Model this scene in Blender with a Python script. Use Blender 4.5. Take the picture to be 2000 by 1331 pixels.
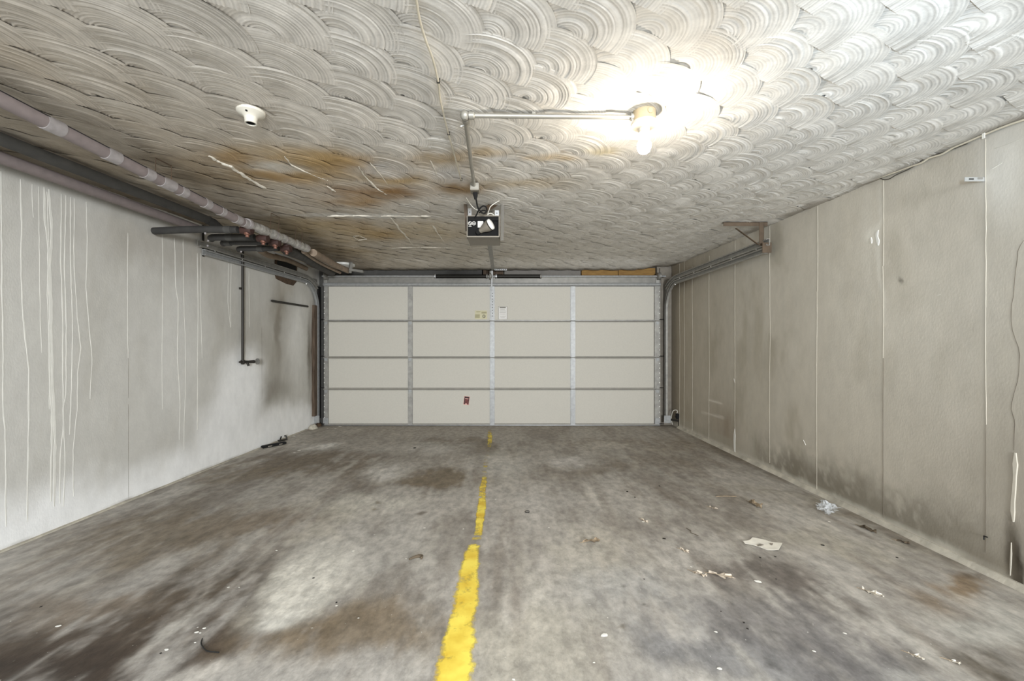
import bpy, bmesh, math, random
import numpy as np
from mathutils import Vector, Matrix

for o in list(bpy.data.objects):
    bpy.data.objects.remove(o)
sc = bpy.context.scene
COL = sc.collection
random.seed(7)
RNG = np.random.default_rng(11)

# ------------------------------------------------------------------ camera, world, lamps, exposure
F, PX, PY, ZC = 820.0, 996.0, 667.0, 1.118          # focal length and principal point in photo pixels, eye height
cam_d = bpy.data.cameras.new('camera')
cam = bpy.data.objects.new('camera', cam_d)
COL.objects.link(cam)
cam.location = (0, 0, ZC)
cam.rotation_euler = (math.pi / 2, 0, 0)
cam_d.sensor_fit = 'HORIZONTAL'
cam_d.sensor_width = 36.0
cam_d.lens = F * 36.0 / 2000.0
cam_d.shift_x = (1000 - PX) / 2000.0
cam_d.shift_y = (PY - 665.5) / 2000.0
cam_d.clip_start = 0.05
sc.camera = cam

W = bpy.data.worlds.new('daylight')
sc.world = W
W.use_nodes = True
W.node_tree.nodes['Background'].inputs[0].default_value = (0.85, 0.93, 1.0, 1)
W.node_tree.nodes['Background'].inputs[1].default_value = 1.25

def lamp(name, kind, loc, energy, color, size=0.05, target=None, spot=None):
    d = bpy.data.lights.new(name, kind)
    d.energy = energy
    d.color = color
    if kind == 'AREA':
        d.size = size
    else:
        d.shadow_soft_size = size
    if spot:
        d.spot_size, d.spot_blend = spot
    o = bpy.data.objects.new(name, d)
    o.location = loc
    if target:
        o.rotation_euler = (Vector(target) - Vector(loc)).to_track_quat('-Z', 'Y').to_euler()
    COL.objects.link(o)
    return o

# the photographer's flash, bounced off the ceiling on the right
lamp('flash', 'SPOT', (0.55, 0.1, 1.45), 105, (0.68, 0.84, 1.0), 0.06, (2.25, 2.0, 2.13), (math.radians(75), 1.0))
# added fill lamp behind the camera, evens out the light at the far end
lamp('rear_fill_lamp', 'SPOT', (1.35, -4.2, 1.5), 1750, (0.92, 0.96, 1.0), 0.6, (-0.9, 6.0, 1.35), (math.radians(80), 1.0))
BULB = 430.0

vs = sc.view_settings
vs.view_transform = 'Standard'
vs.look = 'None'
vs.exposure = 0.42
vs.gamma = 1.0
vs.use_curve_mapping = False

# ------------------------------------------------------------------ the room's planes (metres)
XL, XR, YB, YD = -2.79, 2.368, 6.24, 6.07
BF, BC, AC = 0.01707, 0.01585, 1.003
def zf(y): return -BF * y
def zc_(y): return ZC + AC + BC * y
def P(px, py, y): return Vector(((px - PX) / F * y, y, ZC - (py - PY) / F * y))
def on_floor(px, py, up=0.0):
    y = (ZC - up) / ((py - PY) / F - BF)
    return P(px, py, y)
def on_ceil(px, py, down=0.0):
    y = (AC - down) / (-(py - PY) / F - BC)
    return P(px, py, y)
def on_x(px, py, x):
    return P(px, py, x / ((px - PX) / F))
def dX(px): return (px - PX) / F * YD
def dZ(py): return ZC - (py - PY) / F * YD

def lin(c):
    if isinstance(c, str):
        c = [int(c[i:i + 2], 16) for i in (0, 2, 4)]
    c = np.array(c, float) / 255.0
    return np.where(c <= 0.04045, c / 12.92, ((c + 0.055) / 1.055) ** 2.4)
def rgba(c): return (*[float(x) for x in lin(c)], 1.0)

# ------------------------------------------------------------------ materials
def mat(name, color, rough=0.6, metal=0.0, var=0.12, scale=14.0, bump=0.0, bscale=60.0, stretch=(1, 1, 1),
        color2=None, emit=0.0, trans=0.0):
    m = bpy.data.materials.new(name)
    m.use_nodes = True
    nt = m.node_tree
    b = nt.nodes['Principled BSDF']
    tc = nt.nodes.new('ShaderNodeTexCoord')
    mp = nt.nodes.new('ShaderNodeMapping')
    mp.inputs['Scale'].default_value = stretch
    nt.links.new(tc.outputs['Object'], mp.inputs[0])
    n = nt.nodes.new('ShaderNodeTexNoise')
    n.inputs['Scale'].default_value = scale
    n.inputs['Detail'].default_value = 6
    nt.links.new(mp.outputs[0], n.inputs['Vector'])
    mx = nt.nodes.new('ShaderNodeMix')
    mx.data_type = 'RGBA'
    c = np.array(rgba(color))
    if color2 is None:
        a = c * (1 - var); b2 = c * (1 + var)
        a[3] = b2[3] = 1
    else:
        a = c; b2 = np.array(rgba(color2))
    mx.inputs[6].default_value = tuple(a)
    mx.inputs[7].default_value = tuple(np.clip(b2, 0, 1))
    rmp = nt.nodes.new('ShaderNodeMapRange')
    rmp.inputs[1].default_value = 0.3
    rmp.inputs[2].default_value = 0.7
    nt.links.new(n.outputs['Fac'], rmp.inputs[0])
    nt.links.new(rmp.outputs[0], mx.inputs[0])
    nt.links.new(mx.outputs[2], b.inputs['Base Color'])
    b.inputs['Roughness'].default_value = rough
    b.inputs['Metallic'].default_value = metal
    if trans:
        b.inputs['Transmission Weight'].default_value = trans
    if emit:
        b.inputs['Emission Color'].default_value = rgba(color)
        b.inputs['Emission Strength'].default_value = emit
    if bump:
        n2 = nt.nodes.new('ShaderNodeTexNoise')
        n2.inputs['Scale'].default_value = bscale
        n2.inputs['Detail'].default_value = 5
        nt.links.new(mp.outputs[0], n2.inputs['Vector'])
        bp = nt.nodes.new('ShaderNodeBump')
        bp.inputs['Strength'].default_value = bump
        bp.inputs['Distance'].default_value = 0.004
        nt.links.new(n2.outputs['Fac'], bp.inputs['Height'])
        nt.links.new(bp.outputs[0], b.inputs['Normal'])
    return m

def painted(name, rough, fine=0.12, scale=22.0, bump=0.3, bscale=90.0, stretch=(1, 1, 1), specks=0.0, spec=0.3):
    """base colour from the mesh's own stain map ('Col'), broken up by fine noise, optionally with pale specks"""
    m = bpy.data.materials.new(name)
    m.use_nodes = True
    nt = m.node_tree
    b = nt.nodes['Principled BSDF']
    at = nt.nodes.new('ShaderNodeAttribute')
    at.attribute_name = 'Col'
    tc = nt.nodes.new('ShaderNodeTexCoord')
    mp = nt.nodes.new('ShaderNodeMapping')
    mp.inputs['Scale'].default_value = stretch
    nt.links.new(tc.outputs['Object'], mp.inputs[0])
    n = nt.nodes.new('ShaderNodeTexNoise')
    n.inputs['Scale'].default_value = scale
    n.inputs['Detail'].default_value = 9
    n.inputs['Roughness'].default_value = 0.68
    nt.links.new(mp.outputs[0], n.inputs['Vector'])
    r = nt.nodes.new('ShaderNodeMapRange')
    r.inputs[1].default_value = 0.36
    r.inputs[2].default_value = 0.64
    r.inputs[3].default_value = 1 - fine
    r.inputs[4].default_value = 1 + fine
    nt.links.new(n.outputs['Fac'], r.inputs[0])
    vm = nt.nodes.new('ShaderNodeVectorMath')
    vm.operation = 'SCALE'
    nt.links.new(at.outputs['Color'], vm.inputs[0])
    nt.links.new(r.outputs[0], vm.inputs['Scale'])
    out = vm.outputs[0]
    if specks:
        n3 = nt.nodes.new('ShaderNodeTexNoise')
        n3.inputs['Scale'].default_value = 45
        n3.inputs['Detail'].default_value = 3
        n3.inputs['Roughness'].default_value = 0.75
        nt.links.new(tc.outputs['Object'], n3.inputs['Vector'])
        r3 = nt.nodes.new('ShaderNodeMapRange')
        r3.inputs[1].default_value = 0.70
        r3.inputs[2].default_value = 0.76
        r3.inputs[4].default_value = specks
        nt.links.new(n3.outputs['Fac'], r3.inputs[0])
        mx = nt.nodes.new('ShaderNodeMix')
        mx.data_type = 'RGBA'
        nt.links.new(r3.outputs[0], mx.inputs[0])
        nt.links.new(out, mx.inputs[6])
        mx.inputs[7].default_value = rgba('E4E0D6')
        n4 = nt.nodes.new('ShaderNodeTexNoise')
        n4.inputs['Scale'].default_value = 19
        n4.inputs['Detail'].default_value = 5
        n4.inputs['Roughness'].default_value = 0.8
        nt.links.new(mp.outputs[0], n4.inputs['Vector'])
        r4 = nt.nodes.new('ShaderNodeMapRange')
        r4.inputs[1].default_value = 0.66
        r4.inputs[2].default_value = 0.74
        r4.inputs[4].default_value = 0.55
        nt.links.new(n4.outputs['Fac'], r4.inputs[0])
        mx2 = nt.nodes.new('ShaderNodeMix')
        mx2.data_type = 'RGBA'
        nt.links.new(r4.outputs[0], mx2.inputs[0])
        nt.links.new(mx.outputs[2], mx2.inputs[6])
        mx2.inputs[7].default_value = rgba('6A6156')
        out = mx2.outputs[2]
    nt.links.new(out, b.inputs['Base Color'])
    b.inputs['Roughness'].default_value = rough
    b.inputs['Specular IOR Level'].default_value = spec
    n2 = nt.nodes.new('ShaderNodeTexNoise')
    n2.inputs['Scale'].default_value = bscale
    n2.inputs['Detail'].default_value = 6
    nt.links.new(mp.outputs[0], n2.inputs['Vector'])
    bp = nt.nodes.new('ShaderNodeBump')
    bp.inputs['Strength'].default_value = bump
    bp.inputs['Distance'].default_value = 0.004
    nt.links.new(n2.outputs['Fac'], bp.inputs['Height'])
    nt.links.new(bp.outputs[0], b.inputs['Normal'])
    return m

M = {}
M['floor'] = painted('stained_concrete_floor', 0.60, 0.24, 20.0, 0.6, 60, (1.0, 0.6, 1), specks=0.8, spec=0.35)
M['ceil'] = painted('trowelled_plaster', 0.85, 0.10, 16.0, 0.15, 120, spec=0.15)
M['wall'] = painted('painted_concrete_wall', 0.85, 0.05, 12.0, 0.2, 110, (1, 1, 0.5), spec=0.2)
M['streak'] = mat('white_mineral_streak', 'DEDBD2', 0.9, var=0.06)
M['seam'] = mat('form_seam', 'C6BFB0', 0.9, var=0.08)
M['seamdark'] = mat('dark_crack', '726A5E', 0.95)
M['mortar'] = mat('mortar_fillet', 'B9B2A3', 0.95, var=0.25, scale=9, bump=0.8, bscale=40)
M['foam'] = mat('cream_door_panel', 'C6C1B5', 0.75, var=0.03, scale=60)
M['rail'] = mat('grey_beige_door_rail', '9A958A', 0.6, var=0.08)
M['galv'] = mat('galvanized_steel', 'A3A3A1', 0.5, 0.4, var=0.14, scale=30)
M['galvdark'] = mat('dull_galvanized_steel', '9C9992', 0.5, 0.35, var=0.18, scale=18)
M['steel'] = mat('grey_steel', '86837C', 0.5, 0.3, var=0.15)
M['zinc'] = mat('bright_zinc', 'D8DADB', 0.3, 0.8, var=0.08)
M['hole'] = mat('lit_hole_white', 'F2EFE6', 0.4, 0.0)  # white for the light dots in the end stiles' holes
M['black'] = mat('black_metal', '1E1D1B', 0.5, 0.2)
M['blackpl'] = mat('black_plastic', '100F0E', 0.95)
M['iron'] = mat('dull_grey_iron', '6B675F', 0.7, 0.1)
M['spring'] = mat('black_spring_steel', '25231F', 0.45, 0.6)
M['bulbglass'] = mat('frosted_bulb_glass', 'F4F2EA', 0.3, var=0.0)
M['porcelain'] = mat('white_porcelain', 'D2CCBE', 0.4, var=0.03)
M['box'] = mat('cream_painted_box', 'BBAA8A', 0.6, var=0.05)
M['conduit'] = mat('metal_conduit', 'A09C92', 0.45, 0.5, var=0.08)
M['mauve'] = mat('mauve_pipe_insulation', '7E7370', 0.8, var=0.10, scale=25)
M['dkpipe'] = mat('dark_foam_insulation', '45433F', 0.9, var=0.2, bump=0.4)
M['blkpipe'] = mat('black_foam_insulation', '353330', 0.85, var=0.25)
M['tape'] = mat('clear_tape', '989290', 0.22, var=0.12, scale=40)
M['slit'] = mat('insulation_slit', '1E1A1A', 0.9)
M['foil'] = mat('crinkled_foil_wrap', 'A9A6A0', 0.45, 0.35, var=0.35, scale=30, bump=1.0, bscale=55)
M['rustred'] = mat('red_brown_fitting', '38211A', 0.7, var=0.3)
M['copper'] = mat('copper_pipe', '7C5546', 0.5, 0.3)
M['beige'] = mat('beige_pipe', '8F7E6C', 0.8, var=0.2)
M['tan'] = mat('tan_pipe', 'A39680', 0.75, var=0.15)
M['rust'] = mat('rusty_iron', '4B3A2A', 0.85, var=0.4, scale=20, bump=0.5)
M['ironpipe'] = mat('dark_iron_pipe', '33302B', 0.55, 0.4)
M['brownsteel'] = mat('brown_angle_iron', '5B4C3C', 0.6, 0.3, var=0.2)
M['wood'] = mat('yellow_pine_board', 'A07B3C', 0.7, stretch=(1, 1, 9), color2='7A5826', scale=10)
M['woodold'] = mat('old_brown_timber', '6A5A4B', 0.9, stretch=(10, 10, 0.8), color2='3A2C20', scale=6)
M['lintel'] = mat('dark_grey_lintel', '4A4844', 0.75, var=0.15)
M['lintel2'] = mat('grey_lintel', '77726B', 0.7, var=0.1)
M['jamb'] = mat('grey_jamb', '857D71', 0.75, var=0.15)
M['concdark'] = mat('back_wall_concrete', '6B6459', 0.9, var=0.2, bump=0.4)
M['rubber'] = mat('black_rubber', '161513', 0.8)
M['red'] = mat('dark_red_sticker', '7A2A20', 0.5, color2='571C12', scale=40)
M['pinkish'] = mat('pale_pink_print', 'D8A79B', 0.6)
M['darkred'] = mat('brown_black_print', '2E120C', 0.6)
M['label'] = mat('yellowed_label', 'C9C2A2', 0.7, var=0.06)
M['labeldk'] = mat('yellowed_print', 'A39C7C', 0.7)
M['labelring'] = mat('grey_print', '6E6A5C', 0.7)
M['white'] = mat('white_label', 'DAD6D0', 0.6, var=0.02)
M['opener'] = mat('grey_opener_steel', '857E72', 0.5, 0.3, var=0.05)
M['wirew'] = mat('white_wire', 'E3DFD4', 0.5)
M['wiredk'] = mat('grey_ceiling_wire', '4A453D', 0.6)
M['cablew'] = mat('pale_cable', 'C9C0AC', 0.6)
M['paper'] = mat('off_white_paper', 'E6E0D2', 0.85, var=0.10, scale=20)
M['leaf'] = mat('pale_dead_leaf', 'C9BBA8', 0.85, var=0.18, scale=40)
M['leafbr'] = mat('brown_dead_leaf', '94826A', 0.85, var=0.3, scale=40)
M['leafwh'] = mat('bleached_leaf', 'E2DACB', 0.85, var=0.08)
M['bark'] = mat('dark_bark', '5C5040', 0.9, var=0.3)
M['chip'] = mat('white_paint_chip', 'EDE9DF', 0.7, var=0.05)
M['chipdk'] = mat('black_grit', '2B2621', 0.9)
M['disc'] = mat('white_ceiling_disc', 'DAD7CF', 0.4)
M['bolt'] = mat('bright_bolt', 'D4D2CC', 0.35, 0.6)

def film_material():
    m = bpy.data.materials.new('clear_plastic_film')
    m.use_nodes = True
    nt = m.node_tree
    b = nt.nodes['Principled BSDF']
    b.inputs['Base Color'].default_value = rgba('E8EAEA')
    b.inputs['Roughness'].default_value = 0.12
    b.inputs['Alpha'].default_value = 0.38
    n = nt.nodes.new('ShaderNodeTexNoise')
    n.inputs['Scale'].default_value = 60
    bp = nt.nodes.new('ShaderNodeBump')
    bp.inputs['Strength'].default_value = 0.6
    nt.links.new(n.outputs['Fac'], bp.inputs['Height'])
    nt.links.new(bp.outputs[0], b.inputs['Normal'])
    return m
M['film'] = film_material()

def bulb_material():
    m = bpy.data.materials.new('lit_bulb')
    m.use_nodes = True
    nt = m.node_tree
    nt.nodes.clear()
    e = nt.nodes.new('ShaderNodeEmission')
    e.inputs[0].default_value = (1.0, 0.91, 0.78, 1)
    e.inputs[1].default_value = BULB
    bl = nt.nodes.new('ShaderNodeOutputMaterial')
    nt.links.new(e.outputs[0], bl.inputs[0])
    return m
M['lit'] = bulb_material()
M['warmglass'] = mat('lit_bulb_collar', 'FFE9C8', 0.4, var=0.0, emit=9.0)
M['plaster_white'] = mat('white_filler', 'D8D4CA', 0.9, var=0.05)

def line_material():
    """yellow road paint, worn through in flakes"""
    m = bpy.data.materials.new('worn_yellow_paint')
    m.use_nodes = True
    nt = m.node_tree
    b = nt.nodes['Principled BSDF']
    at = nt.nodes.new('ShaderNodeAttribute')
    at.attribute_name = 'Col'
    sep = nt.nodes.new('ShaderNodeSeparateColor')
    nt.links.new(at.outputs['Color'], sep.inputs[0])
    tc = nt.nodes.new('ShaderNodeTexCoord')
    n = nt.nodes.new('ShaderNodeTexNoise')
    n.inputs['Scale'].default_value = 17
    n.inputs['Detail'].default_value = 8
    n.inputs['Roughness'].default_value = 0.7
    nt.links.new(tc.outputs['Object'], n.inputs['Vector'])
    ad = nt.nodes.new('ShaderNodeMath')
    ad.operation = 'SUBTRACT'
    nt.links.new(sep.outputs[0], ad.inputs[0])
    nt.links.new(n.outputs['Fac'], ad.inputs[1])
    r = nt.nodes.new('ShaderNodeMapRange')
    r.inputs[1].default_value = -0.10
    r.inputs[2].default_value = 0.16
    nt.links.new(ad.outputs[0], r.inputs[0])
    n2 = nt.nodes.new('ShaderNodeTexNoise')
    n2.inputs['Scale'].default_value = 9
    n2.inputs['Detail'].default_value = 6
    nt.links.new(tc.outputs['Object'], n2.inputs['Vector'])
    mx = nt.nodes.new('ShaderNodeMix')
    mx.data_type = 'RGBA'
    mx.inputs[6].default_value = rgba('DDB634')
    mx.inputs[7].default_value = rgba('FAE25E')
    rr = nt.nodes.new('ShaderNodeMapRange')
    rr.inputs[1].default_value = 0.3
    rr.inputs[2].default_value = 0.6
    nt.links.new(n2.outputs['Fac'], rr.inputs[0])
    nt.links.new(rr.outputs[0], mx.inputs[0])
    nt.links.new(mx.outputs[2], b.inputs['Base Color'])
    nt.links.new(r.outputs[0], b.inputs['Alpha'])
    b.inputs['Roughness'].default_value = 0.7
    return m
M['yellow'] = line_material()

# ------------------------------------------------------------------ mesh helpers
def wloc(o):
    v = Vector((0, 0, 0))
    while o is not None:
        v += o.location
        o = o.parent
    return v

class MB:
    def __init__(self):
        self.v = []
        self.f = []
    def add(self, vs_, fs):
        n = len(self.v)
        self.v += [Vector(p) for p in vs_]
        self.f += [tuple(i + n for i in q) for q in fs]
    def box(self, c, s, rot=None):
        c = Vector(c)
        pts = [Vector((x * s[0] / 2, y * s[1] / 2, z * s[2] / 2)) for z in (-1, 1) for y in (-1, 1) for x in (-1, 1)]
        if rot is not None:
            pts = [rot @ p for p in pts]
        self.add([c + p for p in pts], [(0, 2, 3, 1), (4, 5, 7, 6), (0, 1, 5, 4), (2, 6, 7, 3), (0, 4, 6, 2), (1, 3, 7, 5)])
    def span(self, a, b):
        a, b = Vector(a), Vector(b)
        self.box((a + b) / 2, [abs(x) for x in (b - a)])
    def bar(self, p0, p1, w, h, up=(0, 0, 1)):
        p0, p1 = Vector(p0), Vector(p1)
        t = (p1 - p0).normalized()
        s = t.cross(Vector(up)).normalized()
        u = s.cross(t)
        self.box((p0 + p1) / 2, (w, (p1 - p0).length, h), Matrix((s, t, u)).transposed())
    def tube(self, pts, r, n=10, cap=True):
        pts = [Vector(p) for p in pts]
        rs = r if isinstance(r, (list, tuple)) else [r] * len(pts)
        prev = None
        vv, ff = [], []
        for i, p in enumerate(pts):
            t = (pts[min(i + 1, len(pts) - 1)] - pts[max(i - 1, 0)]).normalized()
            if prev is None:
                a = Vector((0, 0, 1)) if abs(t.z) < 0.9 else Vector((1, 0, 0))
                s = t.cross(a).normalized()
            else:
                s = (prev - t * prev.dot(t)).normalized()
            prev = s
            u = t.cross(s)
            for k in range(n):
                a = 2 * math.pi * k / n
                vv.append(p + (s * math.cos(a) + u * math.sin(a)) * rs[i])
        m = len(pts)
        for i in range(m - 1):
            for k in range(n):
                ff.append((i * n + k, i * n + (k + 1) % n, (i + 1) * n + (k + 1) % n, (i + 1) * n + k))
        if cap:
            ff.append(tuple(reversed(range(n))))
            ff.append(tuple((m - 1) * n + k for k in range(n)))
        self.add(vv, ff)
    def lathe(self, base, axis, prof, n=24):
        """prof: (radius, distance along axis)"""
        base, ax = Vector(base), Vector(axis).normalized()
        a = Vector((0, 0, 1)) if abs(ax.z) < 0.9 else Vector((1, 0, 0))
        s = ax.cross(a).normalized()
        u = ax.cross(s)
        vv, ff = [], []
        for (r, d) in prof:
            for k in range(n):
                t = 2 * math.pi * k / n
                vv.append(base + ax * d + (s * math.cos(t) + u * math.sin(t)) * max(r, 1e-4))
        for i in range(len(prof) - 1):
            for k in range(n):
                ff.append((i * n + k, i * n + (k + 1) % n, (i + 1) * n + (k + 1) % n, (i + 1) * n + k))
        ff.append(tuple(reversed(range(n))))
        ff.append(tuple((len(prof) - 1) * n + k for k in range(n)))
        self.add(vv, ff)
    def sweep(self, pts, prof, side=(1, 0, 0)):
        """closed profile (along side, along normal) swept on a path in a plane square to side"""
        pts = [Vector(p) for p in pts]
        side = Vector(side)
        vv, ff = [], []
        n = len(prof)
        for i, p in enumerate(pts):
            t = (pts[min(i + 1, len(pts) - 1)] - pts[max(i - 1, 0)]).normalized()
            nr = t.cross(side).normalized()
            for (a, b) in prof:
                vv.append(p + side * a + nr * b)
        for i in range(len(pts) - 1):
            for k in range(n):
                ff.append((i * n + k, i * n + (k + 1) % n, (i + 1) * n + (k + 1) % n, (i + 1) * n + k))
        ff.append(tuple(reversed(range(n))))
        ff.append(tuple((len(pts) - 1) * n + k for k in range(n)))
        self.add(vv, ff)
    def plate(self, pts, off):
        """flat outline given thickness"""
        n = len(pts)
        off = Vector(off)
        a = [Vector(p) for p in pts]
        self.add(a + [p + off for p in a],
                 [tuple(reversed(range(n))), tuple(range(n, 2 * n))] + [(k, (k + 1) % n, n + (k + 1) % n, n + k) for k in range(n)])
    def build(self, name, m, parent=None, bevel=0.0, smooth=True, loc=None, angle=35):
        base = wloc(parent) if parent else Vector((0, 0, 0))
        own = Vector(loc) if loc is not None else base
        me = bpy.data.meshes.new(name)
        me.from_pydata([tuple(p - own) for p in self.v], [], self.f)
        bm = bmesh.new()
        bm.from_mesh(me)
        bmesh.ops.recalc_face_normals(bm, faces=bm.faces)
        if bevel:
            es = [e for e in bm.edges if len(e.link_faces) == 2 and e.calc_face_angle(0) > 0.6]
            bmesh.ops.bevel(bm, geom=es, offset=bevel, segments=2, affect='EDGES', clamp_overlap=True)
        bm.to_mesh(me)
        bm.free()
        if smooth:
            me.polygons.foreach_set('use_smooth', [True] * len(me.polygons))
            me.set_sharp_from_angle(angle=math.radians(angle))
        me.materials.append(m if not isinstance(m, str) else M[m])
        o = bpy.data.objects.new(name, me)
        COL.objects.link(o)
        if parent:
            o.parent = parent
            o.location = own - base
        else:
            o.location = own
        return o

def tag(o, label=None, cat=None, group=None, kind=None):
    if label: o['label'] = label
    if cat: o['category'] = cat
    if group: o['group'] = group
    if kind: o['kind'] = kind
    return o
def thing(name, loc, label, cat, group=None, kind=None):
    o = bpy.data.objects.new(name, None)
    o.empty_display_size = 0.1
    o.location = loc
    COL.objects.link(o)
    return tag(o, label, cat, group, kind)
def copy_tree(o, parent=None):
    c = o.copy()
    COL.objects.link(c)
    if parent: c.parent = parent
    for ch in [x for x in bpy.data.objects if x.parent == o]:
        copy_tree(ch, c)
    return c

# ------------------------------------------------------------------ noise and stain maps
def vnoise(x, y, seed):
    r = np.random.default_rng(seed)
    T = r.random((256, 256))
    xi, yi = np.floor(x).astype(int), np.floor(y).astype(int)
    fx, fy = x - xi, y - yi
    fx = fx * fx * (3 - 2 * fx); fy = fy * fy * (3 - 2 * fy)
    a = T[yi % 256, xi % 256]; b = T[yi % 256, (xi + 1) % 256]
    c = T[(yi + 1) % 256, xi % 256]; d = T[(yi + 1) % 256, (xi + 1) % 256]
    return (a * (1 - fx) + b * fx) * (1 - fy) + (c * (1 - fx) + d * fx) * fy
def fbm(x, y, seed, octv=5, gain=0.55):
    s, a, t = 0, 1, 0
    for k in range(octv):
        s = s + a * vnoise(x * 2 ** k + 17.3 * k, y * 2 ** k + 5.1 * k, seed + k)
        t += a
        a *= gain
    return s / t
def sm(a, b, x):
    t = np.clip((x - a) / (b - a), 0, 1)
    return t * t * (3 - 2 * t)
def blend(col, c, w):
    return col * (1 - w[..., None]) + lin(c) * w[..., None]
def blob(U, V, u, v, ru, rv, rot=0.0, pw=1.3):
    c, s = math.cos(rot), math.sin(rot)
    a = ((U - u) * c + (V - v) * s) / ru
    b = (-(U - u) * s + (V - v) * c) / rv
    return np.exp(-(a * a + b * b) ** pw)

def grid_mesh(name, X, Y, Z, col, m):
    """X, Y, Z: (rows, cols) arrays"""
    r, c = X.shape
    me = bpy.data.meshes.new(name)
    idx = np.arange(r * c).reshape(r, c)
    q = np.stack([idx[:-1, :-1], idx[:-1, 1:], idx[1:, 1:], idx[1:, :-1]], -1).reshape(-1, 4)
    set_mesh(me, np.stack([X, Y, Z], -1).reshape(-1, 3), q, col.reshape(-1, 3))
    me.materials.append(M[m])
    o = bpy.data.objects.new(name, me)
    COL.objects.link(o)
    return o
def set_mesh(me, co, quads, col, smooth=True):
    me.vertices.add(len(co))
    me.vertices.foreach_set('co', np.ascontiguousarray(co, np.float32).ravel())
    n = len(quads)
    me.loops.add(n * 4)
    me.loops.foreach_set('vertex_index', np.ascontiguousarray(quads, np.int32).ravel())
    me.polygons.add(n)
    me.polygons.foreach_set('loop_start', np.arange(0, n * 4, 4, dtype=np.int32))
    me.update(calc_edges=True)
    if smooth:
        me.polygons.foreach_set('use_smooth', np.ones(n, bool))
    at = me.attributes.new('Col', 'FLOAT_COLOR', 'POINT')
    at.data.foreach_set('color', np.concatenate([np.clip(col, 0, 1), np.ones((len(col), 1))], 1).astype(np.float32).ravel())

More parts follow.
